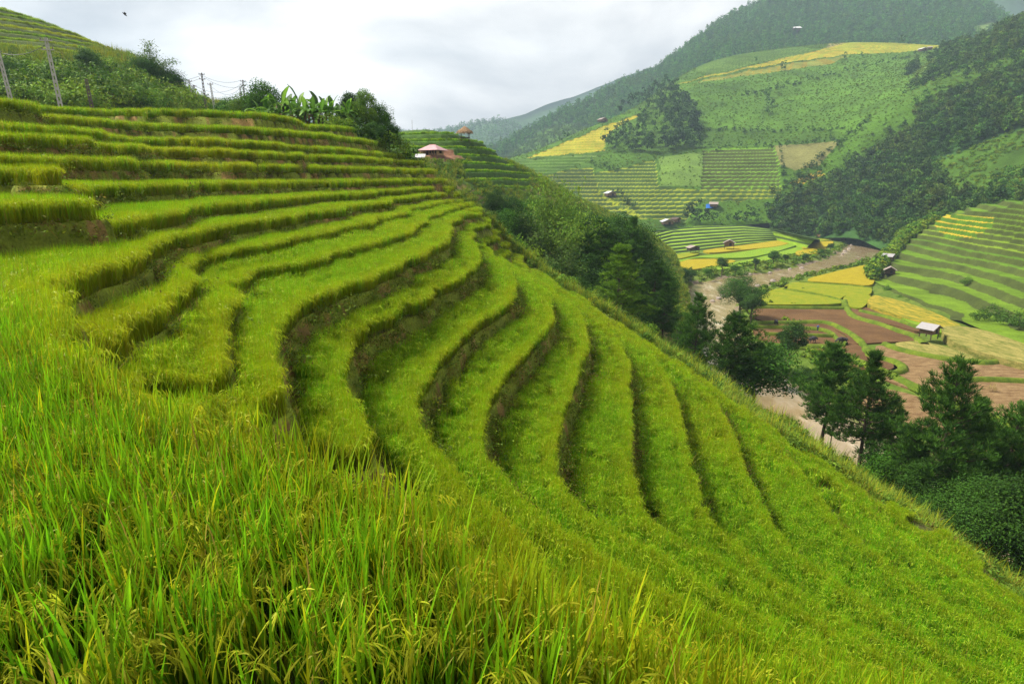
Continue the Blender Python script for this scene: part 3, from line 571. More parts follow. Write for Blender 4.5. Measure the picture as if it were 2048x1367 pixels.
Y_gold = cropmat('gold_rice', (.27, .21, .009), (.32, .26, .012)); Y_lime = cropmat('lime_rice', (.15, .205, .009), (.24, .235, .011)); Y_green = cropmat('green_rice', (.13, .24, .014), (.19, .28, .016))
Y_mix = cropmat('flattened_rice', (.11, .15, .015), (.40, .29, .03), .5, .3, 4., (R(40), .8, .25)); S_soil = cropmat('ploughed_soil', (.095, .050, .021), (.135, .074, .030), .12, .2, 3.); S_straw = cropmat('straw_on_soil', (.115, .062, .026), (.25, .165, .075), .6, .15, 4., (R(-25), .35, 1.3)); S_sheaf = cropmat('cut_rice', (.11, .13, .02), (.30, .25, .07), .6, .2, 4., (R(30), .9, .35))
G_bund = cropmat('bund_grass', (.07, .115, .010), (.14, .19, .015), .5, .2, 6.)
zf = VALLEY_Z + .45
FLD = [('rice_field', [(1512,598),(1545,578),(1600,566),(1680,548),(1712,560),(1680,568),(1585,562),(1560,577),(1640,588),(1675,596),(1690,608),(1512,609)], .35, Y_lime, 'lime green rice field on the river bank beside the ploughed field'),
 ('rice_field', [(1598,561),(1680,540),(1735,528),(1762,532),(1752,552),(1745,572),(1690,566)], .55, Y_gold, 'golden yellow rice field below the pair of small huts'),
 ('rice_field', [(1566,575),(1600,563),(1690,568),(1745,574),(1742,590),(1690,590),(1680,598),(1640,586)], .42, Y_lime, 'middle lime rice field between golden and ploughed land'),
 ('rice_field', [(1695,612),(1684,595),(1700,588),(1744,588),(1735,606),(1722,617)], .5, Y_lime, 'small lime rice field at the corner of the ploughed land'),
 ('ploughed_field', [(1506,612),(1690,614),(1712,632),(1780,650),(1830,664),(1850,680),(1760,684),(1680,690),(1700,672),(1640,645),(1506,642)], .05, S_soil, 'upper brown ploughed field edged by the lime rice'),
 ('ploughed_field', [(1503,646),(1650,646),(1700,680),(1735,700),(1770,716),(1800,735),(1780,744),(1730,740),(1680,720),(1640,700),(1560,690),(1510,668)], .0, S_soil, 'lower brown ploughed field where the buffaloes stand'),
 ('stubble_field', [(1740,690),(1800,690),(1900,712),(2000,725),(2100,745),(2100,860),(2000,840),(1900,800),(1800,770),(1740,745),(1800,735)], .0, S_straw, 'brown stubble field strewn with pale straw'),
 ('harvested_field', [(1782,685),(1840,680),(1900,695),(1960,716),(1900,718),(1820,702)], .3, S_sheaf, 'narrow harvested field below the lone hut'),
 ('harvested_field', [(1880,650),(1960,655),(2100,705),(2150,745),(2060,730),(1990,712),(1920,690),(1890,672)], 1.3, S_sheaf, 'harvested field right of the lone hut with rows of cut rice'),
 ('rice_field', [(1745,588),(1790,598),(1860,620),(1935,655),(1890,655),(1800,632),(1730,608)], 1.0, Y_mix, 'flattened golden rice strip under the right bank terraces'),
 ('rice_field', [(1775,618),(1840,632),(1905,655),(1885,668),(1830,650)], .7, Y_green, 'bright green strip of rice behind the lone hut'),
 ('stubble_field', [(1700,770),(1800,780),(1900,815),(2060,870),(2060,960),(1900,880),(1720,810)], -.2, S_straw, 'stubble field behind the tall pines by the river'),
 ('ploughed_field', [(1690,616),(1730,612),(1800,636),(1845,655),(1838,664),(1780,648),(1720,634)], .1, S_soil, 'narrow brown field strip left of the lone hut')]
for nm, px, h, mt, lb in FLD: parcel(nm, px, zf + .1, h, mt, lb)
def bund(px, z, w=1.3, h=.7, label=''):
    P = np.array([on_z(p[0], p[1], z + h) for p in px]); q = np.linspace(0, len(P) - 1, len(P) * 6); s = []
    for u in q:
        i = min(int(u), len(P) - 2); f = u - i; a, b, c_, d = P[max(i - 1, 0)], P[i], P[i + 1], P[min(i + 2, len(P) - 1)]
        s.append(.5 * (2 * b + (c_ - a) * f + (2 * a - 5 * b + 4 * c_ - d) * f * f + (3 * b - a - 3 * c_ + d) * f**3))
    s = np.array(s); d = np.gradient(s, axis=0); nrm = np.stack([-d[:, 1], d[:, 0]], -1); nrm /= np.linalg.norm(nrm, axis=1)[:, None] + 1e-9
    V = []; F = []
    for k in range(len(s)):
        ww = w * (.6 + .35 * random.random())
        for off, zz in ((-.75, -.9), (-.5, -.2 + .1 * random.random()), (-.2, 0), (.2, .02), (.5, -.2), (.75, -.9)):
            V.append((s[k, 0] + nrm[k, 0] * off * ww, s[k, 1] + nrm[k, 1] * off * ww, s[k, 2] + zz))
    for k in range(len(s) - 1):
        for i in range(5): F.append((k * 6 + i, k * 6 + i + 1, k * 6 + 7 + i, k * 6 + 6 + i))
    o = MB().add(V, F).obj('field_bund', G_bund, smooth=True); tag(o, label, 'field bank', 'grassy banks between the ploughed fields', 'structure')
for px, lb, w_ in [([(1506,611),(1580,612),(1690,613)], 'straight grassy bank between lime rice and brown soil', 1.),
  ([(1690,598),(1694,612),(1712,630),(1760,644),(1800,658),(1830,668),(1850,684)], 'grassy bank running from the lime rice to the lone hut', 1.7),
  ([(1505,642),(1580,641),(1650,641),(1690,656),(1720,676),(1735,694),(1745,706),(1790,718),(1808,730),(1795,739),(1760,742)], 'curling grassy bank across the ploughed field', 1.5),
  ([(1505,650),(1580,651),(1640,655),(1665,663),(1676,674),(1694,684)], 'short grassy bank left of the standing person', .8),
  ([(1530,664),(1600,666),(1668,668)], 'thin grassy line below the standing person', .6), ([(1545,686),(1620,688),(1670,690),(1690,706),(1720,718),(1765,735),(1800,752),(1880,790),(1960,820),(2060,850)], 'long grassy bank behind the tall pines', 1.6),
  ([(1770,683),(1800,694),(1850,705),(1920,716),(1975,720),(2000,716)], 'grassy bank below the narrow harvested field', 1.5), ([(1895,660),(1930,678),(1990,700),(2060,725),(2150,755)], 'tall grassy bank right of the lone hut', 3.2),
  ([(1905,780),(1915,762),(1945,754),(2000,754),(2100,760)], 'hooked grassy bank in the straw strewn field', 1.2), ([(1720,618),(1780,632),(1840,652)], 'bank between two brown strips left of the lone hut', 1.2), ([(1566,576),(1640,588),(1680,597),(1688,610)], 'thin bank inside the lime rice', .5), ([(1598,562),(1690,568),(1745,574)], 'thin bank between golden and lime rice', .5)]:
    bund(px, zf + .1, w_, .75, lb)
# ---- fan of small terraces on the far bank
tp = [(1300,468),(1349,456),(1398,453),(1486,450),(1544,457),(1581,465),(1606,471),(1640,478)]; bt = [(1300,516),(1332,508),(1402,500),(1495,489),(1560,482),(1590,478),(1608,475),(1640,482)]
def zrow(px, z): px = np.array(px, float); u = np.linspace(px[0, 0], px[-1, 0], 220); return on_z(u, np.interp(u, px[:, 0], px[:, 1]), z)
zb = VALLEY_Z + .6
rows = [zrow([(1300,530),(1340,516),(1402,506),(1495,493),(1590,481),(1640,484)], zb - 1.5)] + [zrow([(a[0] + (b_[0] - a[0]) * q, a[1] + (b_[1] - a[1]) * q) for a, b_ in zip(bt, tp)], zb + q * 7.) for q in np.linspace(0, 1, 9)] + [zrow([(1300,466),(1398,451.5),(1486,448.5),(1581,464),(1640,476)], zb + 6.8)]
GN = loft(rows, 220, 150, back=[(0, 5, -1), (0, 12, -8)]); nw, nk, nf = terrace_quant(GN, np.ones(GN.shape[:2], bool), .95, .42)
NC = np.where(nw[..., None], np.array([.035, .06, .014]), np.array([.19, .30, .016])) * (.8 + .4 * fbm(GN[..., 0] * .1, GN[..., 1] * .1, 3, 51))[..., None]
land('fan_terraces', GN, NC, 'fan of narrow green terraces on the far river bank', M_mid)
for px, h, mt, lb in [([(1400,500),(1495,489),(1585,476),(1590,482),(1560,492),(1480,500),(1420,506)], .6, Y_gold, 'long golden rice strip below the fan of terraces'),
  ([(1332,512),(1395,502),(1400,508),(1335,522)], .5, Y_lime, 'lime strip beside the dark roofed hut'), ([(1336,524),(1400,511),(1480,504),(1575,487),(1600,480),(1612,484),(1550,504),(1500,515),(1440,516),(1390,514),(1340,530)], .45, Y_green, 'curved green rice field across the river'),
  ([(1330,532),(1370,518),(1440,517),(1478,521),(1440,530),(1390,538),(1335,545)], .4, Y_gold, 'big golden rice field near the far river bank'), ([(1400,538),(1460,526),(1520,514),(1570,500),(1600,492),(1610,500),(1560,514),(1500,528),(1430,541)], .3, Y_green, 'green rice field along the far bank bushes'),
  ([(1610,489),(1640,483),(1668,481),(1664,492),(1600,498)], .5, Y_gold, 'upper golden patch at the river bend'), ([(1592,500),(1655,494),(1646,505),(1590,511)], .5, Y_gold, 'lower golden patch at the river bend'), ([(1606,472),(1660,470),(1672,478),(1612,486)], .5, Y_lime, 'lime field at the tip of the fan')]:
    parcel('rice_field', px, zf, h, mt, lb)
# ================================================================ PLANTS
M_bark = plain('bark', (.075, .055, .035), .9, 6., .5, .03); M_pine = leafmat('pine_needles', var=.25, trans=.22); M_bush = leafmat('bush_leaf', var=.3, trans=.25)
M_bamboo = leafmat('bamboo_leaf', var=.2, trans=.35); M_banana = leafmat('banana_leaf', var=.2, trans=.4, rough=.5, spec=.1); M_far = leafmat('far_tree_leaf', var=.35, trans=.1)
def leaf_quads(C, D, size, rg, col, aspect=.55, droop=.15, cvar=.3, along=None):
    """C leaf centres, D outward directions; rhombic folded leaves"""
    n = len(C); d = D + rg.normal(0, .75, (n, 3)); d[:, 2] += .25; d /= np.linalg.norm(d, axis=1)[:, None] + 1e-9        # leaf normal
    a = along + rg.normal(0, .25, (n, 3)) if along is not None else rg.normal(0, 1, (n, 3)); a -= d * (a * d).sum(1)[:, None]; a /= np.linalg.norm(a, axis=1)[:, None] + 1e-9
    b = np.cross(d, a); s = (size * rg.uniform(.6, 1.35, n))[:, None]
    V = np.stack([C - a * s * .5, C + b * s * aspect * .5 - d * s * droop * .4, C + a * s * .5 - d * s * droop, C - b * s * aspect * .5 - d * s * droop * .4], 1).reshape(-1, 3)
    F = np.arange(4 * n).reshape(-1, 4); c = np.asarray(col) if np.ndim(col) == 2 else np.tile(np.array(col), (n, 1))
    c = c * rg.uniform(1 - cvar, 1 + cvar, (n, 1)) * (1 + rg.normal(0, .07, (n, 3))); return V, F, np.repeat(np.clip(c, .004, .8), 4, 0)
def crown_clumps(seed, R3, z0, ncl, per, rc, size, col, col2, flat=.75, shell=.55, **kw):
    rg = np.random.default_rng(seed); d = rg.normal(0, 1, (ncl, 3)); d /= np.linalg.norm(d, axis=1)[:, None]
    rr = shell + (1 - shell) * rg.uniform(0, 1, ncl) ** .6; cc = d * rr[:, None] * np.array(R3) * (1 + rg.normal(0, .12, (ncl, 1))); cc[:, 2] = np.where(cc[:, 2] < -.5 * R3[2], -.5 * R3[2] * rg.uniform(.4, 1, ncl), cc[:, 2])
    rad = rc * rg.uniform(.6, 1.35, ncl); e = rg.normal(0, 1, (ncl, per, 3)); e /= np.linalg.norm(e, axis=2)[..., None]; e *= (rg.uniform(.25, 1, (ncl, per, 1)) ** .5)
    C = cc[:, None] + e * rad[:, None, None] * np.array([1, 1, flat]); D = e + .7 * d[:, None]; mixv = rg.uniform(0, 1, ncl); colr = np.array(col) * (1 - mixv[:, None]) + np.array(col2) * mixv[:, None]
    V, F, Cc = leaf_quads(C.reshape(-1, 3), D.reshape(-1, 3), size, rg, np.repeat(colr, per, 0), **kw); V[:, 2] += z0; return V, F, Cc, cc + np.array([0, 0, z0])
def trunk_mesh(name, h, r, limbs, seed, lean=0.):
    rg = random.Random(seed); mb = MB(); n = 6; pts = [(lean * h * (k / n) ** 1.5 + rg.uniform(-.02, .02) * h * (k > 0), rg.uniform(-.015, .015) * h * (k > 0), h * k / n - .3 * (k == 0)) for k in range(n + 1)]
    mb.tube(pts, [r * (1 - .75 * k / n) * (1.35 if k == 0 else 1) for k in range(n + 1)], 8)
    for tip in limbs:
        u = min(.9, max(.25, (tip[2] * .62) / h)); i = int(u * n); b = np.array(pts[i]); tip = np.array(tip); midp = b * .5 + tip * .5 + np.array([0, 0, -.06 * h]); mb.tube([b, midp, b + (tip - b) * .95], [r * .38, r * .24, r * .07], 5, False)
    return mb.mesh(name, M_bark, True)
def broad(seed, h, w, ncl, per, size, col=(.028, .09, .008), col2=(.085, .20, .014), th=.32, rc=.22):
    ov = w * rc * .6; V, F, C, cc = crown_clumps(seed, (w / 2 - ov * .5, w / 2 - ov * .5, h * (1 - th) / 2 - ov * .7), h * (th + (1 - th) * .5), ncl, per, w * rc, size, col, col2)
    cr = mesh_np('crown', V, F, M_leaf, C); tr = trunk_mesh('trunk', h * .72, h * .02 + .04, [cc[k] for k in range(0, ncl, max(1, ncl // 9))], seed); return tr, cr
def pine(seed, h, w, bare=.3, whorls=15, dens=1., taper=1., col=(.030, .085, .012), col2=(.07, .155, .016), tuft=.40):
    """pine: straight trunk, whorls of ascending limbs, tufts of needles crowding the outer half of each limb"""
    rg = np.random.default_rng(seed); mb = MB(); n = 8; lean = rg.uniform(-.02, .02)
    ax = lambda z: np.array([lean * z + .012 * h * math.sin(z / h * 4 + seed), .01 * h * math.sin(z / h * 3 + 2 * seed), z]); rad = lambda z: (h * .013 + .03) * (1 - .88 * z / h)
    mb.tube([ax(h * k / n) - np.array([0, 0, .4 * (k == 0)]) for k in range(n + 1)], [rad(h * k / n) for k in range(n + 1)], 8); TC_, TD = [], []
    for k in range(whorls):
        u = (k + rg.uniform(-.3, .3)) / whorls; z = h * (bare + (1 - bare) * max(u, 0)); u = max(u, 0.); L_ = w / 2 * ((1 - u) ** taper * 1.0 + .09) * (.62 + .38 * min(1, u * 5)); m = int(rg.integers(4, 7)); a0 = rg.uniform(0, 6.28)
        for q in range(m):
            a = a0 + 6.283 * q / m + rg.uniform(-.4, .4); L2 = L_ * rg.uniform(.55, 1.2); up = .12 + .75 * u + rg.uniform(-.1, .15); d = np.array([math.cos(a), math.sin(a), up]); d /= np.linalg.norm(d)
            b = ax(z); p1 = b + d * L2 * .55 - np.array([0, 0, .04 * L2]); p2 = b + d * L2 + np.array([0, 0, .12 * L2]); mb.tube([b, p1, p2], [rad(z) * .42 + .008, rad(z) * .28 + .006, .006], 5, False)
            nt_ = max(5, int(L2 * 9 * dens))
            for e in range(nt_):
                s = rg.uniform(.3, 1.0) ** .8; c = (b + (p1 - b) * s / .55 if s < .55 else p1 + (p2 - p1) * (s - .55) / .45) + rg.normal(0, .10 * L2 + .05, 3) * np.array([1, 1, .6]); TC_.append(c); TD.append(d * .6 + np.array([0, 0, .8]))
    for e in range(int(14 * dens)): TC_.append(ax(h * rg.uniform(.9, 1.0)) + rg.normal(0, .1, 3)); TD.append(np.array([0, 0, 1.]))
    TC_ = np.array(TC_); TD = np.array(TD); per = 16; e = rg.normal(0, 1, (len(TC_), per, 3)); e[..., 2] = np.abs(e[..., 2]) * .8; e += TD[:, None] * 1.0; e /= np.linalg.norm(e, axis=2)[..., None]; L3 = tuft * rg.uniform(.65, 1.2, (len(TC_), per, 1))
    base = TC_[:, None] + 0 * e; tip = base + e * L3; sd = np.cross(e, rg.normal(0, 1, e.shape)); sd /= np.linalg.norm(sd, axis=2)[..., None] + 1e-9; wd = .030 * tuft / .34
    V = np.stack([base - sd * wd * .4, base + sd * wd * .4, (base + tip) / 2 + sd * wd + 0 * tip, tip + sd * wd * .1], 2); V[:, :, 2] = base + e * L3 * .6 + sd * wd * .8; V = np.stack([base - sd * wd * .5, base + sd * wd * .5, tip + sd * wd * .25, tip - sd * wd * .25], 2).reshape(-1, 3)
    mv = rg.uniform(0, 1, (len(TC_), 1)); c = (np.array(col) * (1 - mv) + np.array(col2) * mv)[:, None] * rg.uniform(.75, 1.3, (len(TC_), per, 1)); F = np.arange(len(V)).reshape(-1, 4)
    return mb.mesh('trunk', M_bark, True), mesh_np('crown', V, F, M_pine, np.repeat(c.reshape(-1, 3), 4, 0))
def bamboo(seed, h, w, nc=16, per=70, size=.34, col=(.06, .115, .018), col2=(.12, .19, .028)):
    rg = np.random.default_rng(seed); mb = MB(); Cs, Ds = [], []
    for k in range(nc):
        a = rg.uniform(0, 6.28); hh = h * rg.uniform(.65, 1.05); lean = w / 2 * rg.uniform(.25, 1); b = np.array([math.cos(a), math.sin(a), 0]) * w * .06 * rg.uniform(0, 1); pts = []
        for q in range(7):
            u = q / 6; pts.append(b + np.array([math.cos(a) * lean * u ** 2.2, math.sin(a) * lean * u ** 2.2, hh * (u - .22 * u ** 4) - .2 * (q == 0)]))
        mb.tube(pts, [.045 * (1 - .85 * q / 6) for q in range(7)], 5, False)
        u = rg.uniform(.28, 1.02, per) ** .8; i = np.clip((u * 6).astype(int), 0, 5); f = u * 6 - i; P = np.array(pts); c = P[i] * (1 - f[:, None]) + P[i + 1] * f[:, None]; spread = w * .085 * (1.5 - u)[:, None] + .12
        Cs.append(c + rg.normal(0, 1, (per, 3)) * spread * np.array([1, 1, .8])); Ds.append(np.tile([math.cos(a) * .3, math.sin(a) * .3, .9], (per, 1)))
    C = np.concatenate(Cs); D = np.concatenate(Ds); mv = rg.uniform(0, 1, (len(C), 1)); al = np.tile([0, 0, -.6], (len(C), 1)) + rg.normal(0, .7, (len(C), 3))
    V, F, Cc = leaf_quads(C, D, size, rg, np.array(col) * (1 - mv) + np.array(col2) * mv, aspect=.3, along=al); return mb.mesh('culms', plain('bamboo_culm', (.12, .15, .05), .6, 4., .3), True), mesh_np('crown', V, F, M_bamboo, Cc)
def bush(seed, w, h, ncl=14, per=40, size=.22, col=(.04, .095, .014), col2=(.085, .165, .022), mat=None):
    V, F, C, cc = crown_clumps(seed, (w / 2, w / 2, h * .55), h * .45, ncl, per, w * .22, size, col, col2, shell=.4); V[:, 2] = np.maximum(V[:, 2], -.25 * h); return mesh_np('bush', V, F, mat or M_bush, C)
def grass_clump(seed, h, w, n=90, col=(.09, .19, .015), col2=(.20, .32, .03)):
    V, F, C = blades(n, w * .18, h, .03 * h, 5, seed, col, col2, lean=.55, hvar=.25, dry=.03); return mesh_np('grass_clump', V, F, M_weed, C)
def banana(seed, h):
    rg = np.random.default_rng(seed); mb = MB(); mb.tube([(0, 0, -.3), (.03, 0, h * .3), (.0, .03, h * .62)], [.17, .14, .09], 8); stem = mb.mesh('stem', M_bst, True); V, F, C = [], [], []
    n = int(rg.integers(11, 15))
    for k in range(n):
        a = rg.uniform(0, 6.28); up = 1.5 if k < 2 else rg.uniform(.1, 1.0); L_ = h * rg.uniform(.36, .52); p = np.array([0, .03, h * .6]); d = np.array([math.cos(a) * (.25 if k < 2 else .7), math.sin(a) * (.25 if k < 2 else .7), up]); d /= np.linalg.norm(d); o = len(V); m = 9; sd0 = np.array([-math.sin(a), math.cos(a), 0.])
        dead = k > 3 and rg.uniform() < .2; L_ *= .6 if dead else 1.; c0 = np.array([.17, .11, .05]) if dead else np.array([.08, .18, .018]) * rg.uniform(.7, 1.3) + (np.array([.08, .12, .01]) if rg.uniform() < .3 else 0)
        for i in range(m + 1):
            u = i / m; wd = .0 if u < .12 else L_ * .17 * math.sin(math.pi * min(1, (u - .10) / .93)) ** .55 * (1 + rg.uniform(-.22, .1)); nrm = np.cross(sd0, d)
            V += [p - sd0 * (wd + .015) + nrm * (-.25 * wd), p, p + sd0 * (wd + .015) + nrm * (-.25 * wd)]; C += [c0 * .75, c0 * 1.1, c0 * .75]
            d = d + np.array([math.cos(a) * .1, math.sin(a) * .1, -.20 - (.12 if k >= 2 else -.14)]) * (u + .15) * (2.2 if dead else 1.); d /= np.linalg.norm(d); p = p + d * L_ / m * 1.15
            if i < m: q = o + 3 * i; F += [(q, q + 1, q + 4, q + 3), (q + 1, q + 2, q + 5, q + 4)]
    return stem, mesh_np('leaves', np.array(V), np.array(F), M_banana, np.array(C))
M_bst = plain('banana_stem', (.075, .06, .03), .7, 5., .4)
def plant(kind, parts, loc, label, cat, group=None, s=1., rz=None, sz=None):
    """a thing: Empty at the foot with its parts as children (mesh data shared between copies)"""
    e = empty(kind, loc, random.uniform(0, 6.28) if rz is None else rz); e.scale = (s, s, sz or s); tag(e, label, cat, group)
    for nm, me in parts: link(bpy.data.objects.new(nm, me), e)
    return e
def single(kind, me, loc, label, cat, group=None, s=1., sz=None):
    o = link(bpy.data.objects.new(kind, me)); o.location = loc; o.rotation_euler = (0, 0, random.uniform(0, 6.28)); o.scale = (s, s, sz or s); return tag(o, label, cat, group)
def area_points(G, n, mask=None):
    a = G[:-1, 1:] - G[:-1, :-1]; b = G[1:, :-1] - G[:-1, :-1]; A = np.linalg.norm(np.cross(a, b), axis=2)
    if mask is not None: A = A * mask[:-1, :-1]
    p = (A / A.sum()).ravel(); c = RNG.choice(len(p), n, p=p); j, i = np.divmod(c, G.shape[1] - 1); u = RNG.uniform(0, 1, (n, 1)); v = RNG.uniform(0, 1, (n, 1))
    return G[j, i] * (1 - u) * (1 - v) + G[j, i + 1] * u * (1 - v) + G[j + 1, i] * (1 - u) * v + G[j + 1, i + 1] * u * v
KP = GC_.reshape(-1, 3)
def ground_at(x, y):
    z = max(near_z(x, y), VALLEY_Z) if math.hypot(x, y) < 148 else VALLEY_Z; d = (KP[:, 0] - x) ** 2 + (KP[:, 1] - y) ** 2; k = np.argmin(d)
    return max(z, float(KP[k, 2])) if d[k] < 9 else z
def spot(px, t):
    """place on the ground at picture column px and distance t"""
    z = 0.; x = (px - CX) / FPX * t
    for _ in range(5): y = (t + z * SP) / CP; z = .5 * z + .5 * ground_at(x, y)
    return x, y, ground_at(x, y)
def top_h(px, ytop, P):      # height a thing at P needs to reach picture row ytop
    a, f, w_ = ray(px, ytop); return P[1] / f * w_ - P[2]

# ---------------------------------------------------------------- rice, wall grass, weeds (uncountable)
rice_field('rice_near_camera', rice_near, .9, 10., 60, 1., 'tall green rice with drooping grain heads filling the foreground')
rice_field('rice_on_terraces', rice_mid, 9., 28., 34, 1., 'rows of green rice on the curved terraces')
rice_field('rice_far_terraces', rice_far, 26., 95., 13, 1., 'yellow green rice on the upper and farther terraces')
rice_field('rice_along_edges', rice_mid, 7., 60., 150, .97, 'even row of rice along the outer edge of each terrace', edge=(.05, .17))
wall_tufts = [proto('wall_grass', M_weed, 16, .12, .15, .012, 2, 400 + i, (.12, .15, .012), (.22, .28, .018), lean=.9, hvar=.4, dry=.22) for i in range(5)]
bund_tufts = [proto('bund_grass', M_weed, 18, .12, .16, .010, 2, 420 + i, (.08, .12, .015), (.19, .24, .03), lean=.7, hvar=.4, dry=.12) for i in range(4)]
def cover(name, zone, dens, r1, protos, sc, label, r0=13.):
    n = int(R(118) / 2 * r1 * r1 * dens); a = RNG.uniform(R(-60), R(58), n); r = np.sqrt(RNG.uniform(r0 * r0, r1 * r1, n)); x = r * np.sin(a); y = r * np.cos(a); zo = sample_n(ZONE, x, y); ok = (zo == zone) & sample_n(GIN, x, y) & (sample(GS, x, y) > -.2); x, y = x[ok], y[ok]; z = sample(GZ, x, y); ok = in_view(x, y, z, 200, 100); x, y, z = x[ok], y[ok], z[ok]; print(name, len(x))
    o = scatter(name, np.stack([x, y, z - .02], -1), protos, sc=RNG.uniform(.6, 1.3, len(x)) * sc, tilt=.35); return tag(o, label, 'grass', kind='stuff')
def wall_weed(seed, c1, c2):
    rg = np.random.default_rng(seed); n = 120; C = rg.normal(0, 1, (n, 3)) * np.array([.17, .17, .05]); C[:, 2] = np.abs(C[:, 2]) + .02; mv = rg.uniform(0, 1, (n, 1))
    V, F, Cc = leaf_quads(C, np.tile([0, -.3, .6], (n, 1)), .055, rg, np.array(c1) * (1 - mv) + np.array(c2) * mv, aspect=.5); return mesh_np('wall_weed', V, F, M_weed, Cc)
wall_tufts = wall_tufts[:3] + [wall_weed(430 + i, c1, c2) for i, (c1, c2) in enumerate([((.07, .11, .010), (.14, .20, .014)), ((.08, .11, .010), (.15, .19, .015)), ((.11, .08, .022), (.16, .13, .022)), ((.06, .11, .011), (.12, .18, .014))])]
cover('wall_grass_near', 2, 40, 16., wall_tufts[:3], 1., 'short grass on the nearest terrace walls', r0=4.)
cover('wall_grass', 2, 30, 45., wall_tufts, 1.2, 'short dark grass and moss on the terrace walls')
cover('bund_grass', 1, 26, 40., bund_tufts, 1., 'thin pale grass along the terrace edges', r0=4.)
cover('wall_grass_far', 2, 5, 75., wall_tufts, 1.7, 'grass on the farther terrace walls')
# weeds on the slope that falls from the terraces to the river
weeds = [bush(500 + i, .9, .6, 9, 26, .13, (.055, .125, .014), (.12, .22, .025), M_weed) for i in range(4)] + [proto('weed', M_weed, 50, .3, .85, .03, 3, 510 + i, (.06, .13, .014), (.15, .25, .022), lean=.5, hvar=.3, dry=.08) for i in range(3)]
n = 26000; q = RNG.uniform(0, 1, n); i = RNG.integers(2, len(EDGE) - 2, n); ex = EDGE[i] * (1 - q[:, None]) + EDGE[i + 1] * q[:, None]; wx = ex[:, 0] + RNG.uniform(-3, 26, n); wy = ex[:, 1] + RNG.uniform(-3, 18, n)
ok = ~inside(HILLPOLY, wx, wy); ed, _ = seg_dist(EDGE, wx, wy); ok &= RNG.uniform(0, 1, n) < np.exp(-ed / 16); wz = sample(GZ, wx, wy); ok &= in_view(wx, wy, wz, 100, 50) & (wz > -36)
tag(scatter('undergrowth', np.stack([wx, wy, wz], -1)[ok], weeds, sc=RNG.uniform(.6, 1.5, ok.sum()) * (1 + .35 * np.clip(ed[ok] / 10, 0, 2)), tint=np.clip(RNG.normal(.05, .1, ok.sum()), 0, .5)), 'bright weeds and low bushes along the outer edge of the terraces', 'weeds', kind='stuff')
px_, py_, _ = proj(GC_); mkn = ~yard & (px_ > 640) & ~mk
P = area_points(GC_, 12000, mkn & front(GC_, .58)); fx = fbm(P[:, 0] * .1, P[:, 1] * .1, 3, 12); ok = RNG.uniform(0, 1, len(P)) < np.where(fx > .52, .45, 1.); P = P[ok]
tag(scatter('knoll_weeds', P, weeds, sc=RNG.uniform(.6, 1.7, len(P)), tint=np.clip(RNG.normal(.04, .12, len(P)), 0, .5)), 'weeds and low crops covering the knoll and its flank', 'weeds', kind='stuff')
tag(scatter('plateau_weeds', *(lambda P: (P, weeds))(np.array([(x, y, near_z(x, y)) for x, y in zip(RNG.uniform(-42, -8, 2200), RNG.uniform(54, 84, 2200)) if -.85 > float(sample(GS, np.array([x]), np.array([y]))[0]) or (not inside(HILLPOLY, np.array([x]), np.array([y]))[0])]))), 'weeds on the flat top behind the highest terrace', 'weeds', kind='stuff')

# ---------------------------------------------------------------- forests far off
def far_set(s0, n, c1, c2): return [(lambda s: mesh_np('far_tree', *(lambda V, F, C, cc: (V, F, M_far, C))(*crown_clumps(s, (2.6, 2.6, 3.9 if s % 3 else 5.2), 4.6, 15, 15, 1.25, .95, c1, c2, shell=.5))))(s0 + k) for k in range(n)]
far_trees = far_set(600, 7, (.022, .075, .009), (.075, .17, .015)); dark_trees = far_set(610, 5, (.012, .042, .008), (.04, .095, .012)); hazy_trees = far_set(620, 6, (.02, .10, .012), (.075, .22, .018))
def wood(name, G, n, mask, s, label, tint=.05, protos=None):
    P = area_points(G, n, mask); x, y, z = P.T; ok = in_view(x, y, z, 450, 150); P = P[ok]; print(name, len(P))
    sc = s * RNG.uniform(.5, 1.4, len(P)); pt = np.clip(fbm(P[:, 0] * .025, P[:, 1] * .025 + P[:, 2] * .03, 3, 55) - .48, 0, 1) * .12; o = scatter(name, P - np.array([0, 0, .6 * s]), protos or far_trees, sc=sc, zs=sc * RNG.uniform(.8, 1.35, len(P)), tint=np.clip(RNG.normal(tint * .3, .03, len(P)) + pt, 0, .12)); return tag(o, label, 'forest', kind='stuff')  # pt paints noise patches of crowns lighter, as if lit
hm = (HZ == 0) | (HZ == 4); hm &= front(GH, .47)
wood('mountain_forest', GH, 13000, hm, 1.25, 'dense hazy forest covering the mountain', protos=hazy_trees)
wood('mountain_scrub', GH, 1600, (HZ == 1) & front(GH, .47), .55, 'scattered small trees on the lower mountain toe')
im = np.ones(GI.shape[:2], bool); im &= front(GI, .56)
wood('ridge_forest', GI, 3500, im, 1.7, 'forest along the distant blue ridge', protos=hazy_trees)
wood('slope_forest', GF, 4800, (FZ == 0) & front(GF, .57) & (fpx < 2330), .95, 'dark leafy forest covering the right slope', protos=far_trees[:3] + dark_trees)
scrub = [bush(640 + i, 2.2, 1.5, 8, 12, .62, (.06, .13, .008), (.11, .20, .011), M_far) for i in range(5)]
def brush(name, G, n, mask, s, label, z=0):
    P = area_points(G, n, mask); x, y, zz = P.T; P = P[in_view(x, y, zz, 200, 100)]; sc = s * RNG.uniform(.5, 1.5, len(P)); o = scatter(name, P - np.array([0, 0, .2]), scrub, sc=sc, tint=np.clip(RNG.normal(.06, .08, len(P)), 0, .4)); return tag(o, label, 'shrubs', kind='stuff')
efield = np.zeros(GE.shape[:2], bool)
for poly, *_ in E_FIELDS: efield |= inside(poly, epx, epy)
em = ~efield & (EZ != 3) & (EZ != 4); em &= front(GE, .6)
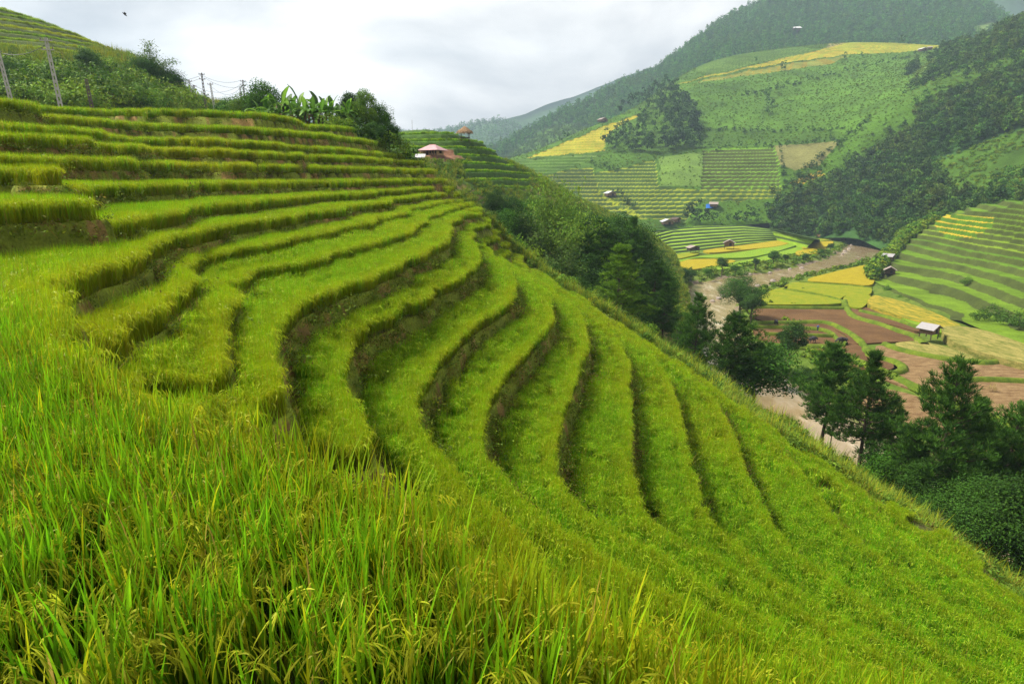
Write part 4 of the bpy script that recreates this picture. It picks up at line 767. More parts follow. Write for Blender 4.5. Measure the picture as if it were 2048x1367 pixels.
brush('hillside_scrub', GE, 20000, em | ((EZ == 3) & front(GE, .6) & (RNG.uniform(0, 1, EZ.shape) < .3)), .5, 'green scrub between the fields of the far hillside')
brush('slope_scrub', GF, 3500, ((FZ == 3) | (FZ == 1)) & front(GF, .57), .8, 'pale scrub on the open parts of the right slope')
brush('bank_scrub', GG, 1500, ~gm_ & front(GG, .55), 1.3, 'bushes at the foot of the right slope by the river')
vm = (rd > 1.2) & (rd < 16) & ~rin & (vx > 60)
fxp, fyp = vpx, vpy
for nm, px, *_ in FLD: vm &= ~inside(px, fxp, fyp)
vm &= ~inside([(1320,448),(1610,440),(1700,475),(1660,500),(1560,512),(1320,548)], fxp, fyp)
brush('river_bank_scrub', np.stack([vx, vy, vz], -1), 1500, vm, .75, 'low bushes along both river banks')

P = area_points(GB, 5500, mb & ~bw & front(GB, .56)); P = P[in_view(P[:, 0], P[:, 1], P[:, 2], 150, 150)]
tag(scatter('upper_hill_rice', P, rice_far, sc=np.full(len(P), 1.5), zs=np.full(len(P), .9), tint=np.clip(fbm(P[:, 0] * .05, P[:, 2] * .5, 3, 6) * 1.1 - .2, 0, .7)), 'rice on the terraces of the upper left hill', 'rice', kind='stuff')

P = area_points(GC_, 2200, front(GC_, .56) & mk & ~yard & ~kw); P = P[in_view(P[:, 0], P[:, 1], P[:, 2], 150, 150)]
tag(scatter('knoll_crop', P, rice_far, sc=RNG.uniform(.9, 1.5, len(P)), zs=RNG.uniform(.7, 1.1, len(P)), tint=np.clip(RNG.normal(.03, .05, len(P)), 0, .6)), 'green crop on the small terraces of the knoll', 'crop', kind='stuff')

P = area_points(GB, 5000, ~mb & front(GB, .56)); P = P[in_view(P[:, 0], P[:, 1], P[:, 2], 150, 150)]
tag(scatter('upper_hill_weeds', P, weeds, sc=RNG.uniform(1., 2.4, len(P)), tint=np.clip(RNG.normal(.08, .12, len(P)), 0, .5)), 'weeds between the thicket and the upper rice terraces', 'weeds', kind='stuff')
HAZE = 0.0002
# ================================================================ TREES AND PLANTS THAT CAN BE COUNTED
PINES = [pine(700, 12, 6.6, .36, 17, 1.2, .75), pine(701, 12, 5.6, .40, 17, 1., 1.1), pine(702, 12, 7.2, .20, 18, 1.2, .8), pine(703, 12, 6.4, .1, 17, 1.3, .8, (.075, .16, .012), (.15, .26, .018))]
BROADS = [broad(720, 9, 6.4, 46, 230, .25), broad(721, 9, 5.2, 38, 230, .24, (.025, .068, .010), (.055, .12, .013), .38), broad(722, 9, 7.2, 52, 230, .25, (.025, .07, .010), (.06, .145, .013), .18), broad(723, 9, 6.0, 44, 220, .25, (.07, .15, .012), (.15, .26, .018), .22), broad(724, 9, 6.6, 54, 420, .165, (.024, .062, .009), (.05, .12, .012), .2)]
BAMB = [bamboo(740, 11, 6.5, 20, 230, .34, (.085, .165, .016), (.17, .27, .026)), bamboo(741, 11, 5.5, 18, 190, .36, (.05, .10, .016), (.10, .165, .022))]
BUSH = [bush(760 + i, 3.2, 2.6, 22, 46, .27, c1, c2) for i, (c1, c2) in enumerate([((.07, .14, .012), (.15, .25, .018)), ((.03, .08, .010), (.075, .15, .014)), ((.11, .19, .014), (.22, .32, .022)), ((.05, .12, .012), (.11, .21, .016))])]
GRC = [grass_clump(780 + i, 2.2, 2.2) for i in range(3)]
def pine_at(k, px, t, ytop, label, group='tall pines below the terraces', wid=1., P=None):
    P = P or spot(px, t); h = max(2.5, top_h(px, ytop, P)); tr, cr = PINES[k]; e = plant('pine_tree', [('trunk', tr), ('crown', cr)], P, label, 'pine tree', group, h / 12 * wid, None, h / 12); return e
def broad_at(k, px, t, ytop, label, group=None, wid=1., P=None):
    P = P or spot(px, t); h = max(2., top_h(px, ytop, P)); tr, cr = BROADS[k]; return plant('leafy_tree', [('trunk', tr), ('crown', cr)], P, label, 'tree', group, h / 9 * wid, None, h / 9)
def bamboo_at(k, px, t, ytop, label, group=None, wid=1., P=None):
    P = P or spot(px, t); h = max(2., top_h(px, ytop, P)); tr, cr = BAMB[k]; return plant('bamboo_clump', [('culms', tr), ('crown', cr)], P, label, 'bamboo', group, h / 8.5 * wid, None, h / 8.5)
def valley(px, py, z=None): p = on_z(px, py, VALLEY_Z if z is None else z); return tuple(p)
# the row of pines right of the terraces
for k, px, t, yt, lb, wd in [(0,1640,62,688,'dense dark pine standing over the near river bend',1.15), (1,1716,52,708,'slim pine between the dense pine and the tallest pine',1.05), (2,1858,45,726,'tallest pine with a spire top in front of the straw field',1.0), (1,1915,50,800,'pine just right of the tallest pine with a shorter spire',1.0),
    (1,1660,56,790,'thin young pine with a bare stem beside the dense pine',.7), (0,1462,68,628,'open crowned pine rising over the narrow stretch of river',1.25), (2,1388,72,590,'bushy pine left of the open crowned pine',.9), (3,1232,78,490,'bright green bushy pine at the terrace edge',1.45), (1,1322,92,565,'dark pine behind the bright pine near the far river bank',1.1), (1,1800,47,850,'low pine half hidden below the tallest pine',1.0),
    (0,1300,96,525,'dark pine between the bright pine and the river',1.2), (1,1275,90,560,'short dark pine right of the bright pine',1.2), (2,1760,58,800,'dark pine filling the gap left of the tallest pine',1.1), (2,1975,47,815,'broad dark pine right of the shorter spire pine',1.05), (0,2032,45,850,'dark pine at the right edge of the view',1.05), (1,1255,108,436,'tall dark pine highest in the wood below the knoll',1.0), (0,1200,100,440,'dark pine in the middle of the wood below the knoll',1.1), (0,1306,100,535,'dark pine low in the wood near the river',1.2), (2,1170,90,470,'broad dark pine behind the bamboo',1.2)]:
    pine_at(k, px, t, yt, lb, wid=wd)
# leafy trees at the lower right, mostly in darkened leaf colours painting the shade there
for k, px, t, yt, lb, wd in [(4,1990,38,985,'dark leafy tree at the right edge above the river',1.15), (4,2040,42,960,'leafy tree cut off by the right edge of the view',1.0), (4,1930,40,960,'dark leafy tree below the shorter pine',1.2), (4,1850,44,930,'low leafy tree at the foot of the tallest pine',1.2), (0,1770,48,900,'small leafy tree under the slim pine',1.0), (4,2080,36,960,'leafy tree just at the lower right corner',1.0), (1,1950,46,930,'leafy tree between the shorter pine and the right edge',1.2), (2,1505,70,668,'dark leafy tree beside the open crowned pine',1.1)]:
    broad_at(k, px, t, yt, lb, 'leafy trees at the foot of the pines', wd)
# trees on the river banks
broad_at(4, 1474, 0, 548, 'big dark tree standing on the river bank by the lime rice', 'trees on the river bank', 1.25, valley(1478, 640)); broad_at(1, 1497, 0, 585, 'smaller dark tree right beside the big bank tree', 'trees on the river bank', 1.2, valley(1500, 655))
broad_at(1, 1585, 0, 642, 'round topped tree with a bare stem before the ploughed field', 'trees on the river bank', .85, valley(1576, 752)); broad_at(0, 1560, 0, 712, 'low tree left of the round topped tree', 'trees on the river bank', 1.2, valley(1550, 765)); broad_at(0, 1525, 0, 690, 'leafy tree low on the bank below the ploughed field', 'trees on the river bank', 1.2, valley(1528, 745)); broad_at(2, 1600, 0, 730, 'low tree right of the round topped tree', 'trees on the river bank', 1.2, valley(1600, 780))
for px, yb, yt, lb in [(1362,566,532,'dark bush tree at the left end of the far bank'),(1382,560,538,'short tree second from the left end of the far bank'),(1415,556,536,'low round tree on the far bank'),(1443,552,514,'slender tree on the far bank below the golden field'),(1470,548,528,'low tree right of the slender bank tree'),(1510,540,516,'bushy tree on the far bank middle'),(1546,530,500,'upright tree on the far bank before the river bend'),(1570,527,508,'low bush tree near the river bend'),(1610,520,506,'small bush at the river bend'),(1640,512,496,'bush beside the golden patches'),(1660,504,486,'bush at the tip of the far bank')]:
    broad_at(RNG.integers(0, 3), px, 0, yt, lb, 'trees along the far river bank', 1.2, valley(px, yb))
for i, (px, yb) in enumerate([(1604,474),(1622,472),(1640,474),(1655,472),(1668,470),(1712,474),(1728,476),(1744,478),(1756,480)]):
    single('bush', BUSH[(1, 3, 0)[i % 3]], valley(px, yb), 'bush on the bank under the right slope at the far river bend', 'bush', 'bushes at the far river bend', random.uniform(1.3, 2.2))
# trees on the near slope below the knoll: bamboo plumes and a dark wood, each of its own size
for k, px, t, yt, lb, wd in [(0,1105,96,362,'tallest bamboo plume rising behind the terrace edge',.75),(1,1075,90,428,'round bamboo clump left of the tallest plume',1.1),(0,1140,92,430,'bamboo clump right of the tallest plume',.95),(1,1120,84,490,'low dark bamboo below the tallest plume',1.2)]:
    bamboo_at(k, px, t, yt, lb, 'bamboo behind the terrace edge', wd)
for k, px, t, yt, wd in [(4,1040,92,425,1.1),(0,1012,90,415,.9),(3,1165,98,462,.9),(4,1190,104,470,1.),(1,1215,108,450,1.),(4,1245,112,440,1.),(1,1290,118,490,1.),(4,1180,88,520,1.1),(4,1150,82,545,1.1),(0,1310,112,520,1.),(3,1205,84,580,.9),(4,1270,82,620,1.1),(2,1085,80,520,1.),(4,1130,90,500,1.),(3,985,88,420,.7),(0,1062,102,398,1.),(4,1085,106,402,1.),(0,1130,112,410,1.),(4,1160,116,418,1.1),(2,1198,122,424,1.),(0,1232,126,430,1.),(2,1022,102,388,.9),(4,992,100,380,.8),(2,1110,100,440,1.1)]:
    broad_at(k, px, t, yt, 'dark leafy tree of the wood below the knoll', 'dark wood on the slope below the knoll', wd)
# bushes and tall grass along the edge of the terraces
for i, (px, t, s, k) in enumerate([(1290,60,.8,0),(1310,56,.7,2),(1330,55,.7,0),(1250,62,.8,1),(1180,62,.9,3),(1130,64,.8,0),(1060,70,.9,2),(1020,72,1.,3),(985,74,1.,1),(950,74,1.,0),(925,72,.9,3),(1365,52,.6,3),(1420,47,.6,1),(1555,40,.5,3),(1585,39,.5,2),(1675,36,.4,1),(1745,34,.5,0),(1800,33,.5,3)]):
    single('bush', BUSH[k], spot(px, t), ['yellow green bush', 'dark bush', 'bright bush', 'mid green bush'][k] + ' on the weedy edge of the terraces', 'bush', 'bushes along the terrace edge', s)
for i, (px, t, s, lb) in enumerate([(1342,56,1.0,'big bright fountain of grass at the terrace edge'),(1478,46,.75,'pale grass clump beside the open crowned pine'),(1520,43,.7,'dark spiky grass clump above the river'),(1535,42,.6,'spiky grass clump right of the dark one'),(1500,44,.55,'low grass clump left of the spiky ones'),(1215,63,.9,'bright grass clump near the bright pine'),(1028,70,.9,'grass clump at the top of the lower terraces'),(890,72,1.1,'tall grass clump at the end of the upper terraces'),(1390,50,.6,'grass clump in front of the bushy pine'),(1610,38.5,.5,'small grass clump over the river'),(1625,38,.5,'small grass clump left of the dense pine stem')]):
    single('grass_clump', GRC[i % 3], spot(px, t), lb, 'grass', 'tall grass at the terrace edge', s)
# bananas on the flat top
BAN = [banana(800 + i, 4.6) for i in range(5)]
for i, (px, t, s) in enumerate([(536,66,.95),(556,69,1.1),(572,65,1.15),(590,68,1.0),(604,66,1.1),(622,70,1.05),(640,66,1.1),(655,69,1.12),(668,65,.95),(684,68,1.0),(698,65,.85),(548,63,.8),(615,63,.85),(648,63,.8),(580,72,1.1),(632,72,1.2),(672,72,1.1),(600,73,1.15),(560,73,1.1),(690,72,1.0),(525,64,.8),(540,62.5,.7),(565,63,.75),(592,62.5,.7),(630,62.5,.75),(662,63,.75),(680,63.5,.7),(700,64.5,.8),(612,74,1.15),(582,75,1.2),(645,75,1.2)]):
    P = spot(px, t); plant('banana_plant', list(zip(('stem', 'leaves'), BAN[i % 5])), P, 'banana plant with broad arching leaves in the grove on the hilltop', 'banana plant', 'banana grove on the hilltop', s * .92)
for k, px, t, yt, lb, wd in [(3,735,66,176,'dark leafy tree at the right end of the banana grove',.8),(0,762,67,205,'leafy tree overhanging the drop right of the bananas',.85),(1,712,70,182,'tree behind the right end of the bananas',.9),(0,535,74,160,'tree behind the left end of the bananas',.9),(2,752,64,240,'low tree under the right end of the grove',1.1),(3,700,64,225,'low tree in front of the right end of the grove',1.2),(2,780,66,240,'outermost leafy tree of the hilltop grove',.8),(0,480,78,192,'small tree left of the bananas by the poles',1.2),(1,462,80,202,'low tree next to the poles',1.3),(3,505,76,185,'bushy tree between poles and bananas',1.1)]:
    broad_at(k, px, t, yt, lb, 'leafy trees around the banana grove', wd)
for i, (px, t, s, k) in enumerate([(660,61,.7,2),(690,62,.7,0),(720,63,.8,1),(745,64,.8,3),(775,65,.9,0),(800,66,.9,2),(820,67,1.,1),(835,68,.9,3),(500,66,.8,3),(470,70,.9,1),(850,68,.8,0)]):
    single('bush', BUSH[k], spot(px, t), ['yellow green bush', 'dark bush', 'bright bush', 'mid green bush'][k] + ' at the foot of the hilltop grove', 'bush', 'bushes under the hilltop grove', s)
# shrub belt on the upper hill
belt = [(x, y) for y in (226, 214, 202, 190, 178, 166, 154, 142, 132, 124) for x in range(-70, 420, 26)]
for x, y in belt:
    x2 = x + random.uniform(-12, 12); y2 = y + random.uniform(-6, 6)
    lim = np.interp(x2, [-80, 0, 130, 200, 280, 330, 380, 420], [134, 138, 148, 138, 150, 160, 192, 216])
    if y2 < lim: continue
    k = random.choice([0, 0, 1, 3, 3, 2, 2]); P = B_at(x2, y2); P = (P[0], P[1], P[2] - .3)
    single('bush', BUSH[k], P, ['yellow green bush', 'very dark bush', 'bright yellow green bush', 'mid green bush'][k] + ' in the thicket behind the poles', 'bush', 'thicket on the upper hill', random.uniform(.8, 1.1) + .5 * min(1, (y2 - lim) / 40))
P = B_at(318, 190); P = tuple(P); bamboo_at(1, 322, 0, 92, 'tall drooping bamboo clump on the shoulder of the upper hill', None, 1.35, P)
for px, y, yt, k, lb in [(290,180,112,2,'dark tree in front of the drooping bamboo'),(345,205,135,0,'leafy tree right of the drooping bamboo'),(185,170,96,1,'lone dark tree among the thicket below the upper fields'),(368,214,165,2,'low tree at the end of the thicket'),(20,190,118,0,'leafy tree at the left edge behind the leaning pole'),(395,216,196,1,'small tree at the foot of the thicket by the poles')]:
    broad_at(k, px, 0, yt, lb, 'trees in the thicket', 1.15, tuple(B_at(px, y)))
# ---- far hillside: grove and single trees
FT = far_trees; FTD = dark_trees
def far_tree(P, s, sz, label, group, kind='leafy_tree', ft=None): o = single(kind, random.choice(ft or FT), (P[0], P[1], P[2] - .5), label, 'tree', group, s, sz); return o
grove = [(1215,292),(1235,280),(1225,300),(1250,296),(1262,275),(1275,298),(1285,270),(1290,245),(1300,290),(1310,262),(1315,235),(1325,300),(1330,275),(1340,250),(1342,215),(1350,290),(1355,262),(1362,235),(1365,200),(1372,280),(1375,300),(1380,250),(1385,222),(1392,270),(1392,292),(1240,222),(1258,212),(1270,205),(1285,198),(1296,190),(1308,182),(1320,196),(1330,180),(1345,185),(1300,215),(1320,215),(1336,232),(1352,205),(1376,212),(1260,300),(1338,300),(1300,302),(1390,240)]
gp = np.array([(1215,298),(1212,276),(1240,262),(1280,240),(1262,222),(1290,190),(1330,178),(1372,196),(1395,235),(1400,300),(1300,304)])
grove += [(x, y) for x, y in zip(RNG.uniform(1210, 1400, 110), RNG.uniform(175, 304, 110)) if inside(gp, np.array([x]), np.array([y]))[0]][:42]
for px, py in grove: far_tree(E_at(px, py + 4), random.uniform(1.3, 2.0), random.uniform(1.3, 2.2), 'dark tree in the grove between the golden and green fields', 'grove on the far hillside', ft=FTD)
for px, py, s, lb in [(1568,140,1.3,'lone upright tree below the upper golden field'),(1690,118,1.0,'small lone tree left of the pair on the upper field edge'),(1725,115,.9,'small lone tree right of the pair on the upper field edge'),(1806,80,1.5,'dark tree standing above the upper golden field'),(1512,124,.8,'small tree in the pale upper field'),(1133,278,1.2,'dark tree on the skyline edge of the golden slope'),(1120,284,.8,'smaller tree left of the one on the golden skyline'),(1535,196,1.3,'top tree of the dark row in the scrub'),(1540,214,1.4,'second tree from the top of the dark row'),(1538,230,1.3,'lowest tree of the dark row in the scrub'),(1850,205,1.2,'round tree on the pale spur'),(1830,215,1.0,'smaller tree left of the round one on the spur'),(1880,130,1.4,'tree on the top of the pale spur')]:
    far_tree(E_at(px, py), s * .95, s, lb, None)
hedges = [((1395,264),(1700,262),26),((1420,300),(1680,282),24),((1480,195),(1880,100),46),((1400,250),(1400,300),8),((1560,300),(1570,370),9),((1180,330),(1240,345),9),((1230,385),(1270,425),8),((1640,330),(1560,380),10),((1740,240),(1600,350),22)]
for (x0, y0), (x1, y1), n in hedges:
    for i in range(n):
        u = (i + random.uniform(-.4, .4)) / n; far_tree(E_at(x0 + (x1 - x0) * u, y0 + (y1 - y0) * u + random.uniform(-5, 5)), random.uniform(.35, .85), random.uniform(.3, .7), 'dark shrub in a hedge line of the far hillside', 'hedge shrubs on the far hillside', 'shrub', FTD); COL.objects[-1]['category'] = 'shrub'
for px, yb, yt, k in [(1378,446,402,0),(1395,448,398,1),(1412,448,412,0),(1430,447,420,1),(1455,446,424,0),(1475,446,414,1),(1495,446,410,0),(1515,444,416,1),(1540,438,396,0),(1558,438,380,1),(1575,436,372,0),(1592,440,390,1),(1612,440,400,0)]:
    P = E_at(px, yb); far_tree(P, max(.6, top_h(px, yt, P) / 10 * 1.1), max(.6, top_h(px, yt, P) / 9.), 'dark tree in the row above the fan of terraces', 'tree row above the fan terraces', ft=FTD)
# ---- right slope: the nearest trees one by one
P = area_points(GF, 900, ((FZ == 0) | (FZ == 3)) & front(GF, .52) & (fpx < 2200)); px_, py_, d_ = proj(P); ok = in_view(P[:, 0], P[:, 1], P[:, 2], 60, 60); P = P[ok]; d_ = d_[ok]
for p in P[np.argsort(d_)][:50]: far_tree(p, random.uniform(.55, 1.05), random.uniform(.5, 1.0), 'dark leafy tree in the wood on the right slope', 'nearest trees on the right slope')
P = area_points(GG, 50, ~gm_ & front(GG, .52))
for p in P: far_tree(p, random.uniform(.35, .7), random.uniform(.3, .6), 'dark bushy tree at the foot of the right slope by the river', 'trees at the foot of the right slope')
for px, py, s in [(1935,570,.35),(1985,640,.5),(2010,650,.45),(2035,655,.5),(1960,640,.4),(1800,640,.2),(1760,600,.3),(1795,610,.25)]:
    P = G_at(px, py); single('bush', BUSH[3], tuple(P), 'bush on the banks of the right terraces', 'bush', 'bushes on the right terraces', s * 3)

# ================================================================ HUTS, POLES, ANIMALS, PEOPLE
M_wood = plain('weathered_wood', (.16, .095, .05), .85, 4., .45, .02); M_dkwood = plain('dark_wood', (.07, .045, .03), .9, 5., .4, .02); M_metal = plain('grey_sheet_roof', (.27, .25, .245), .5, 2., .12, 0, .0, .4); M_red = plain('red_sheet_roof', (.40, .21, .21), .45, .8, .25, 0, .0, .5); M_old = plain('old_board_roof', (.24, .19, .16), .8, 3., .3, .02)
M_thatch = plain('straw_thatch', (.30, .19, .10), .95, 6., .45, .08); M_open = plain('dark_opening', (.012, .011, .010), .9, 1., .1); M_conc = plain('pole_concrete', (.45, .42, .38), .85, 5., .25, .01); M_cpole = plain('wooden_pole', (.13, .10, .085), .9, 5., .3, .01); M_wire = plain('black_wire', (.03, .03, .03), .6, 1., .1); M_ins = plain('insulator_brown', (.10, .06, .045), .3, 1., .1)
M_blue = plain('blue_sheet', (.03, .16, .52), .5, 1., .15); M_white = plain('white_sheet', (.46, .45, .44), .5, 1., .15); M_rock = plain('river_rock', (.27, .22, .18), .9, 1.5, .35, .05)
def hut(loc, rz, w, d, hw, stilt, pitch, over, label, roof=None, wall=None, group=None, open_low=True):
    """gabled field hut on stilts: posts, floor, walls, door, two roof slopes with overhang"""
    e = empty('field_hut', loc, rz); tag(e, label, 'hut', group); roof = roof or M_metal; wall = wall or M_wood
    for sx in (-1, 1):
        for sy in (-1, 1): MB().box((sx * (w / 2 - .12), sy * (d / 2 - .12), (stilt - .5) / 2), (.16, .16, stilt + .5)).obj('post', M_dkwood, e)
    MB().box((0, 0, stilt + .06), (w + .2, d + .2, .12)).obj('floor', M_dkwood, e)
    z0 = stilt + .12; r = w / 2 * pitch; wl = MB(); x, y = w / 2, d / 2
    V = [(-x, -y, z0), (x, -y, z0), (x, y, z0), (-x, y, z0), (-x, -y, z0 + hw), (x, -y, z0 + hw), (x, y, z0 + hw), (-x, y, z0 + hw), (0, -y, z0 + hw + r), (0, y, z0 + hw + r)]
    wl.add(V, [(0, 1, 5, 8, 4), (2, 3, 7, 9, 6), (1, 2, 6, 5), (3, 0, 4, 7)]); wo = wl.obj('wall', wall, e)
    dm = MB().box((w * .12, -y - .02, z0 + hw * .42), (w * .24, .05, hw * .8)); dm.obj('door', M_open, e)
    rm = MB(); ro = .14; ox = x + over; oz = z0 + hw - over * pitch; top = z0 + hw + r + .03
    for s in (-1, 1):
        A = [(0, -y - over, top), (s * ox, -y - over, oz), (s * ox, y + over, oz), (0, y + over, top)]; B = [(p[0], p[1], p[2] + ro * .6) for p in A]
        rm.add(A + B, [(0, 1, 2, 3), (7, 6, 5, 4), (0, 4, 5, 1), (1, 5, 6, 2), (2, 6, 7, 3)])
    rm.obj('roof', roof, e); return e
def put(px, py, z): return tuple(on_z(px, py, z))
hut(put(1857, 672, zf + 1.0), R(28), 3.1, 2.7, 1.25, .75, .5, .6, 'lone stilt hut with a pale grey roof amid the harvested fields', M_metal, M_wood)
hut(tuple(G_at(1777, 522)), R(40), 3.4, 3.1, 1.5, .5, .45, .6, 'small hut with a whitish roof at the river bend', M_metal, M_wood, 'pair of huts by the river')
hut(tuple(G_at(1779, 550)), R(-30), 3.2, 2.8, 1.4, .5, .6, .6, 'small hut with a dark board roof below the whitish one', M_old, M_dkwood, 'pair of huts by the river')
hut(put(1458, 496, VALLEY_Z + 1.5), R(-20), 5, 4.2, 1.8, 1.2, .55, .8, 'stilt hut with a dusky roof above the golden strip', M_old, M_wood, 'huts on the fan terraces')
hut(put(1386, 503, VALLEY_Z + 1.4), R(10), 5, 4, 1.2, .9, .35, .7, 'low hut with a flat dark roof at the left of the fan', M_old, M_dkwood, 'huts on the fan terraces')
for px, py, rz, w_, lb, rf in [(1218,392,20,6.5,'small hut with a pale roof on the far terraces',M_white),(1334,449,5,7,'low shed with a pale roof at the foot of the far terraces',M_white),(1205,243,30,8,'grey hut above the golden slope',M_old),(1845,103,15,7,'white roofed hut at the end of the upper golden field',M_white),(1860,100,60,5,'grey shed beside the white roofed hut on the upper field',M_old),(1428,414,70,6,'dark house beside the blue sheet in the tree row',M_old),(1352,445,40,5,'dark shed right of the low pale shed',M_dkwood)]:
    hut(tuple(E_at(px, py)), R(rz), w_, w_ * .8, 1.9, .4, .4, .8, lb, rf, M_wood, 'huts on the far hillside')
hut(tuple(H_at(1588, 66)), R(80), 26, 11, 4, .6, .35, 2, 'long white roofed house high on the forested mountain', M_white, M_wood)
bl = MB(); bl.add([(-2.2, -.9, 0), (2.2, -.9, .3), (2.0, .5, 2.0), (-1.8, .6, 1.7), (-2.2, -1.1, 0), (2.2, -1.1, .25), (2.0, .75, 2.0), (-1.8, .8, 1.7)], [(0, 1, 2, 3), (7, 6, 5, 4), (0, 4, 5, 1), (1, 5, 6, 2), (2, 6, 7, 3), (3, 7, 4, 0)])
o = bl.obj('tarpaulin', M_blue); o.location = tuple(E_at(1419, 416)); o.scale = (1.2, 1.2, 1.6); tag(o, 'bright blue sheet hung beside the dark house', 'tarpaulin')
# red roofed house on the knoll
P = C_at(866, 312); e = empty('farm_house', (P[0], P[1], P[2] - .2), R(-28)); tag(e, 'timber house with a hipped pinkish red roof on the knoll', 'house'); e.scale = (.6, .6, .6)
W, D, H, S = 5.8, 4.4, 1.75, .5
MB().box((0, 0, S / 2 - .5), (W + .5, D + .5, S + 1)).obj('platform', plain('mud_platform', (.17, .09, .055), .95, 2., .3), e)
MB().box((0, .2, S + H / 2), (W, D - .4, H)).obj('wall', plain('plank_wall', (.33, .20, .10), .8, 3., .35), e)
for x in (-2.85, -1.5, -.3, .9, 1.9, 2.85): MB().box((x, -D / 2 - .1, S + H / 2), (.16, .16, H)).obj('post', M_dkwood, e)
MB().box((-.9, -D / 2 + .36, S + .8), (.9, .08, 1.55)).obj('door', M_open, e)
for x in (.3, 1.4, 2.4): MB().box((x, -D / 2 + .36, S + 1.0), (.55, .08, .9)).obj('window', M_open, e)
MB().box((W / 2 + .01, .3, S + 1.0), (.08, 1.4, .8)).obj('window', M_open, e)
x, y, z, rx, rt = W / 2 + 1.2, D / 2 + 1.1, S + H - .15, 1.0, S + H + 1.75
rm = MB().add([(-x, -y, z), (x, -y, z), (x, y, z), (-x, y, z), (-rx, 0, rt), (rx, 0, rt), (-x, -y, z - .1), (x, -y, z - .1), (x, y, z - .1), (-x, y, z - .1)], [(0, 1, 5, 4), (1, 2, 5), (2, 3, 4, 5), (3, 0, 4), (6, 7, 1, 0), (7, 8, 2, 1), (8, 9, 3, 2), (9, 6, 0, 3), (9, 8, 7, 6)])
ro = rm.obj('roof', M_red, e); MB().box((0, 0, rt + .02), (2 * rx + .3, .3, .12)).obj('ridge_cap', plain('dark_red_sheet', (.25, .035, .03), .5, 1., .2), ro)
o = MB().add([(-1, -.6, .02), (1, -.6, .02), (1, .6, .7), (-1, .6, .7), (-1, -.6, -.1), (1, -.6, -.1), (1, .6, .58), (-1, .6, .58)], [(0, 1, 2, 3), (7, 6, 5, 4), (0, 4, 5, 1), (1, 5, 6, 2), (2, 6, 7, 3), (3, 7, 4, 0)]).obj('roof_sheet', M_white); p = C_at(840, 318); o.location = (p[0], p[1], p[2] + .2); tag(o, 'small white sheet lying left below the red roofed house', 'sheet')
# thatched shelter
P = C_at(930, 282); e = empty('thatched_shelter', (P[0], P[1], P[2] - .2), R(15)); tag(e, 'open shelter with a shaggy straw roof on posts on the knoll', 'shelter')
for sx in (-1, 1):
    for sy in (-1, 1): MB().tube([(sx * 1.0, sy * .8, -.3), (sx * .95, sy * .78, 2.4)], .07, 6).obj('post', M_dkwood, e)
MB().box((0, 0, 1.0), (2.1, 1.7, .08)).obj('floor', M_dkwood, e)
rg = np.random.default_rng(5); V, F = [], []
for k in range(900):
    u = rg.uniform(0, 1) ** .6; a = rg.uniform(0, 6.283); r = u * 1.75; c = np.array([math.cos(a) * r, math.sin(a) * r * .85, 3.45 - 1.15 * u + rg.normal(0, .05)]); d = np.array([math.cos(a), math.sin(a) * .85, -.75 - .6 * u]); d /= np.linalg.norm(d); sd = np.array([-math.sin(a), math.cos(a), rg.normal(0, .3)]); L_ = rg.uniform(.35, .75); q = len(V); V += [c - sd * .05, c + sd * .05, c + d * L_ + sd * .03, c + d * L_ - sd * .03]; F.append((q, q + 1, q + 2, q + 3))
n0 = len(V); V += [(0, 0, 3.5)] + [(1.75 * math.cos(i * .5236), 1.5 * math.sin(i * .5236), 2.25) for i in range(12)]; F += [(n0, n0 + 1 + i, n0 + 1 + (i + 1) % 12) for i in range(12)]
MB().add(V, F).obj('roof', M_thatch, e)
p = C_at(826, 256); o = MB().tube([(0, 0, -.3), (.05, 0, 2.6)], .035, 6).obj('stake', M_cpole); o.location = tuple(p); tag(o, 'thin bare stake on the top of the knoll', 'stake')
# ruined straw hut at the left end of the bananas
P = spot(534, 62); e = empty('straw_hut', P, R(20)); tag(e, 'small ruined hut of grey straw at the left end of the banana grove', 'hut'); e.scale = (.8, .8, .8)
for sx in (-1, 1): MB().tube([(sx * .9, 0, -.2), (sx * .85, 0, 1.7)], .06, 6).obj('post', M_dkwood, e)
MB().add([(-1.3, -1, 1.2), (1.3, -1, 1.2), (1.2, 0, 2.1), (-1.2, 0, 2.1), (-1.3, 1, .9), (1.3, 1, .9), (-1.3, -1, 1.05), (1.3, -1, 1.05), (1.2, 0, 1.9), (-1.2, 0, 1.9)], [(0, 1, 2, 3), (3, 2, 5, 4), (6, 9, 8, 7), (0, 6, 7, 1)]).obj('roof', plain('grey_straw', (.22, .19, .16), .95, 7., .5, .05), e); MB().box((0, .2, .6), (1.7, .9, 1.3)).obj('wall', plain('old_straw_wall', (.20, .15, .11), .95, 7., .5, .05), e)

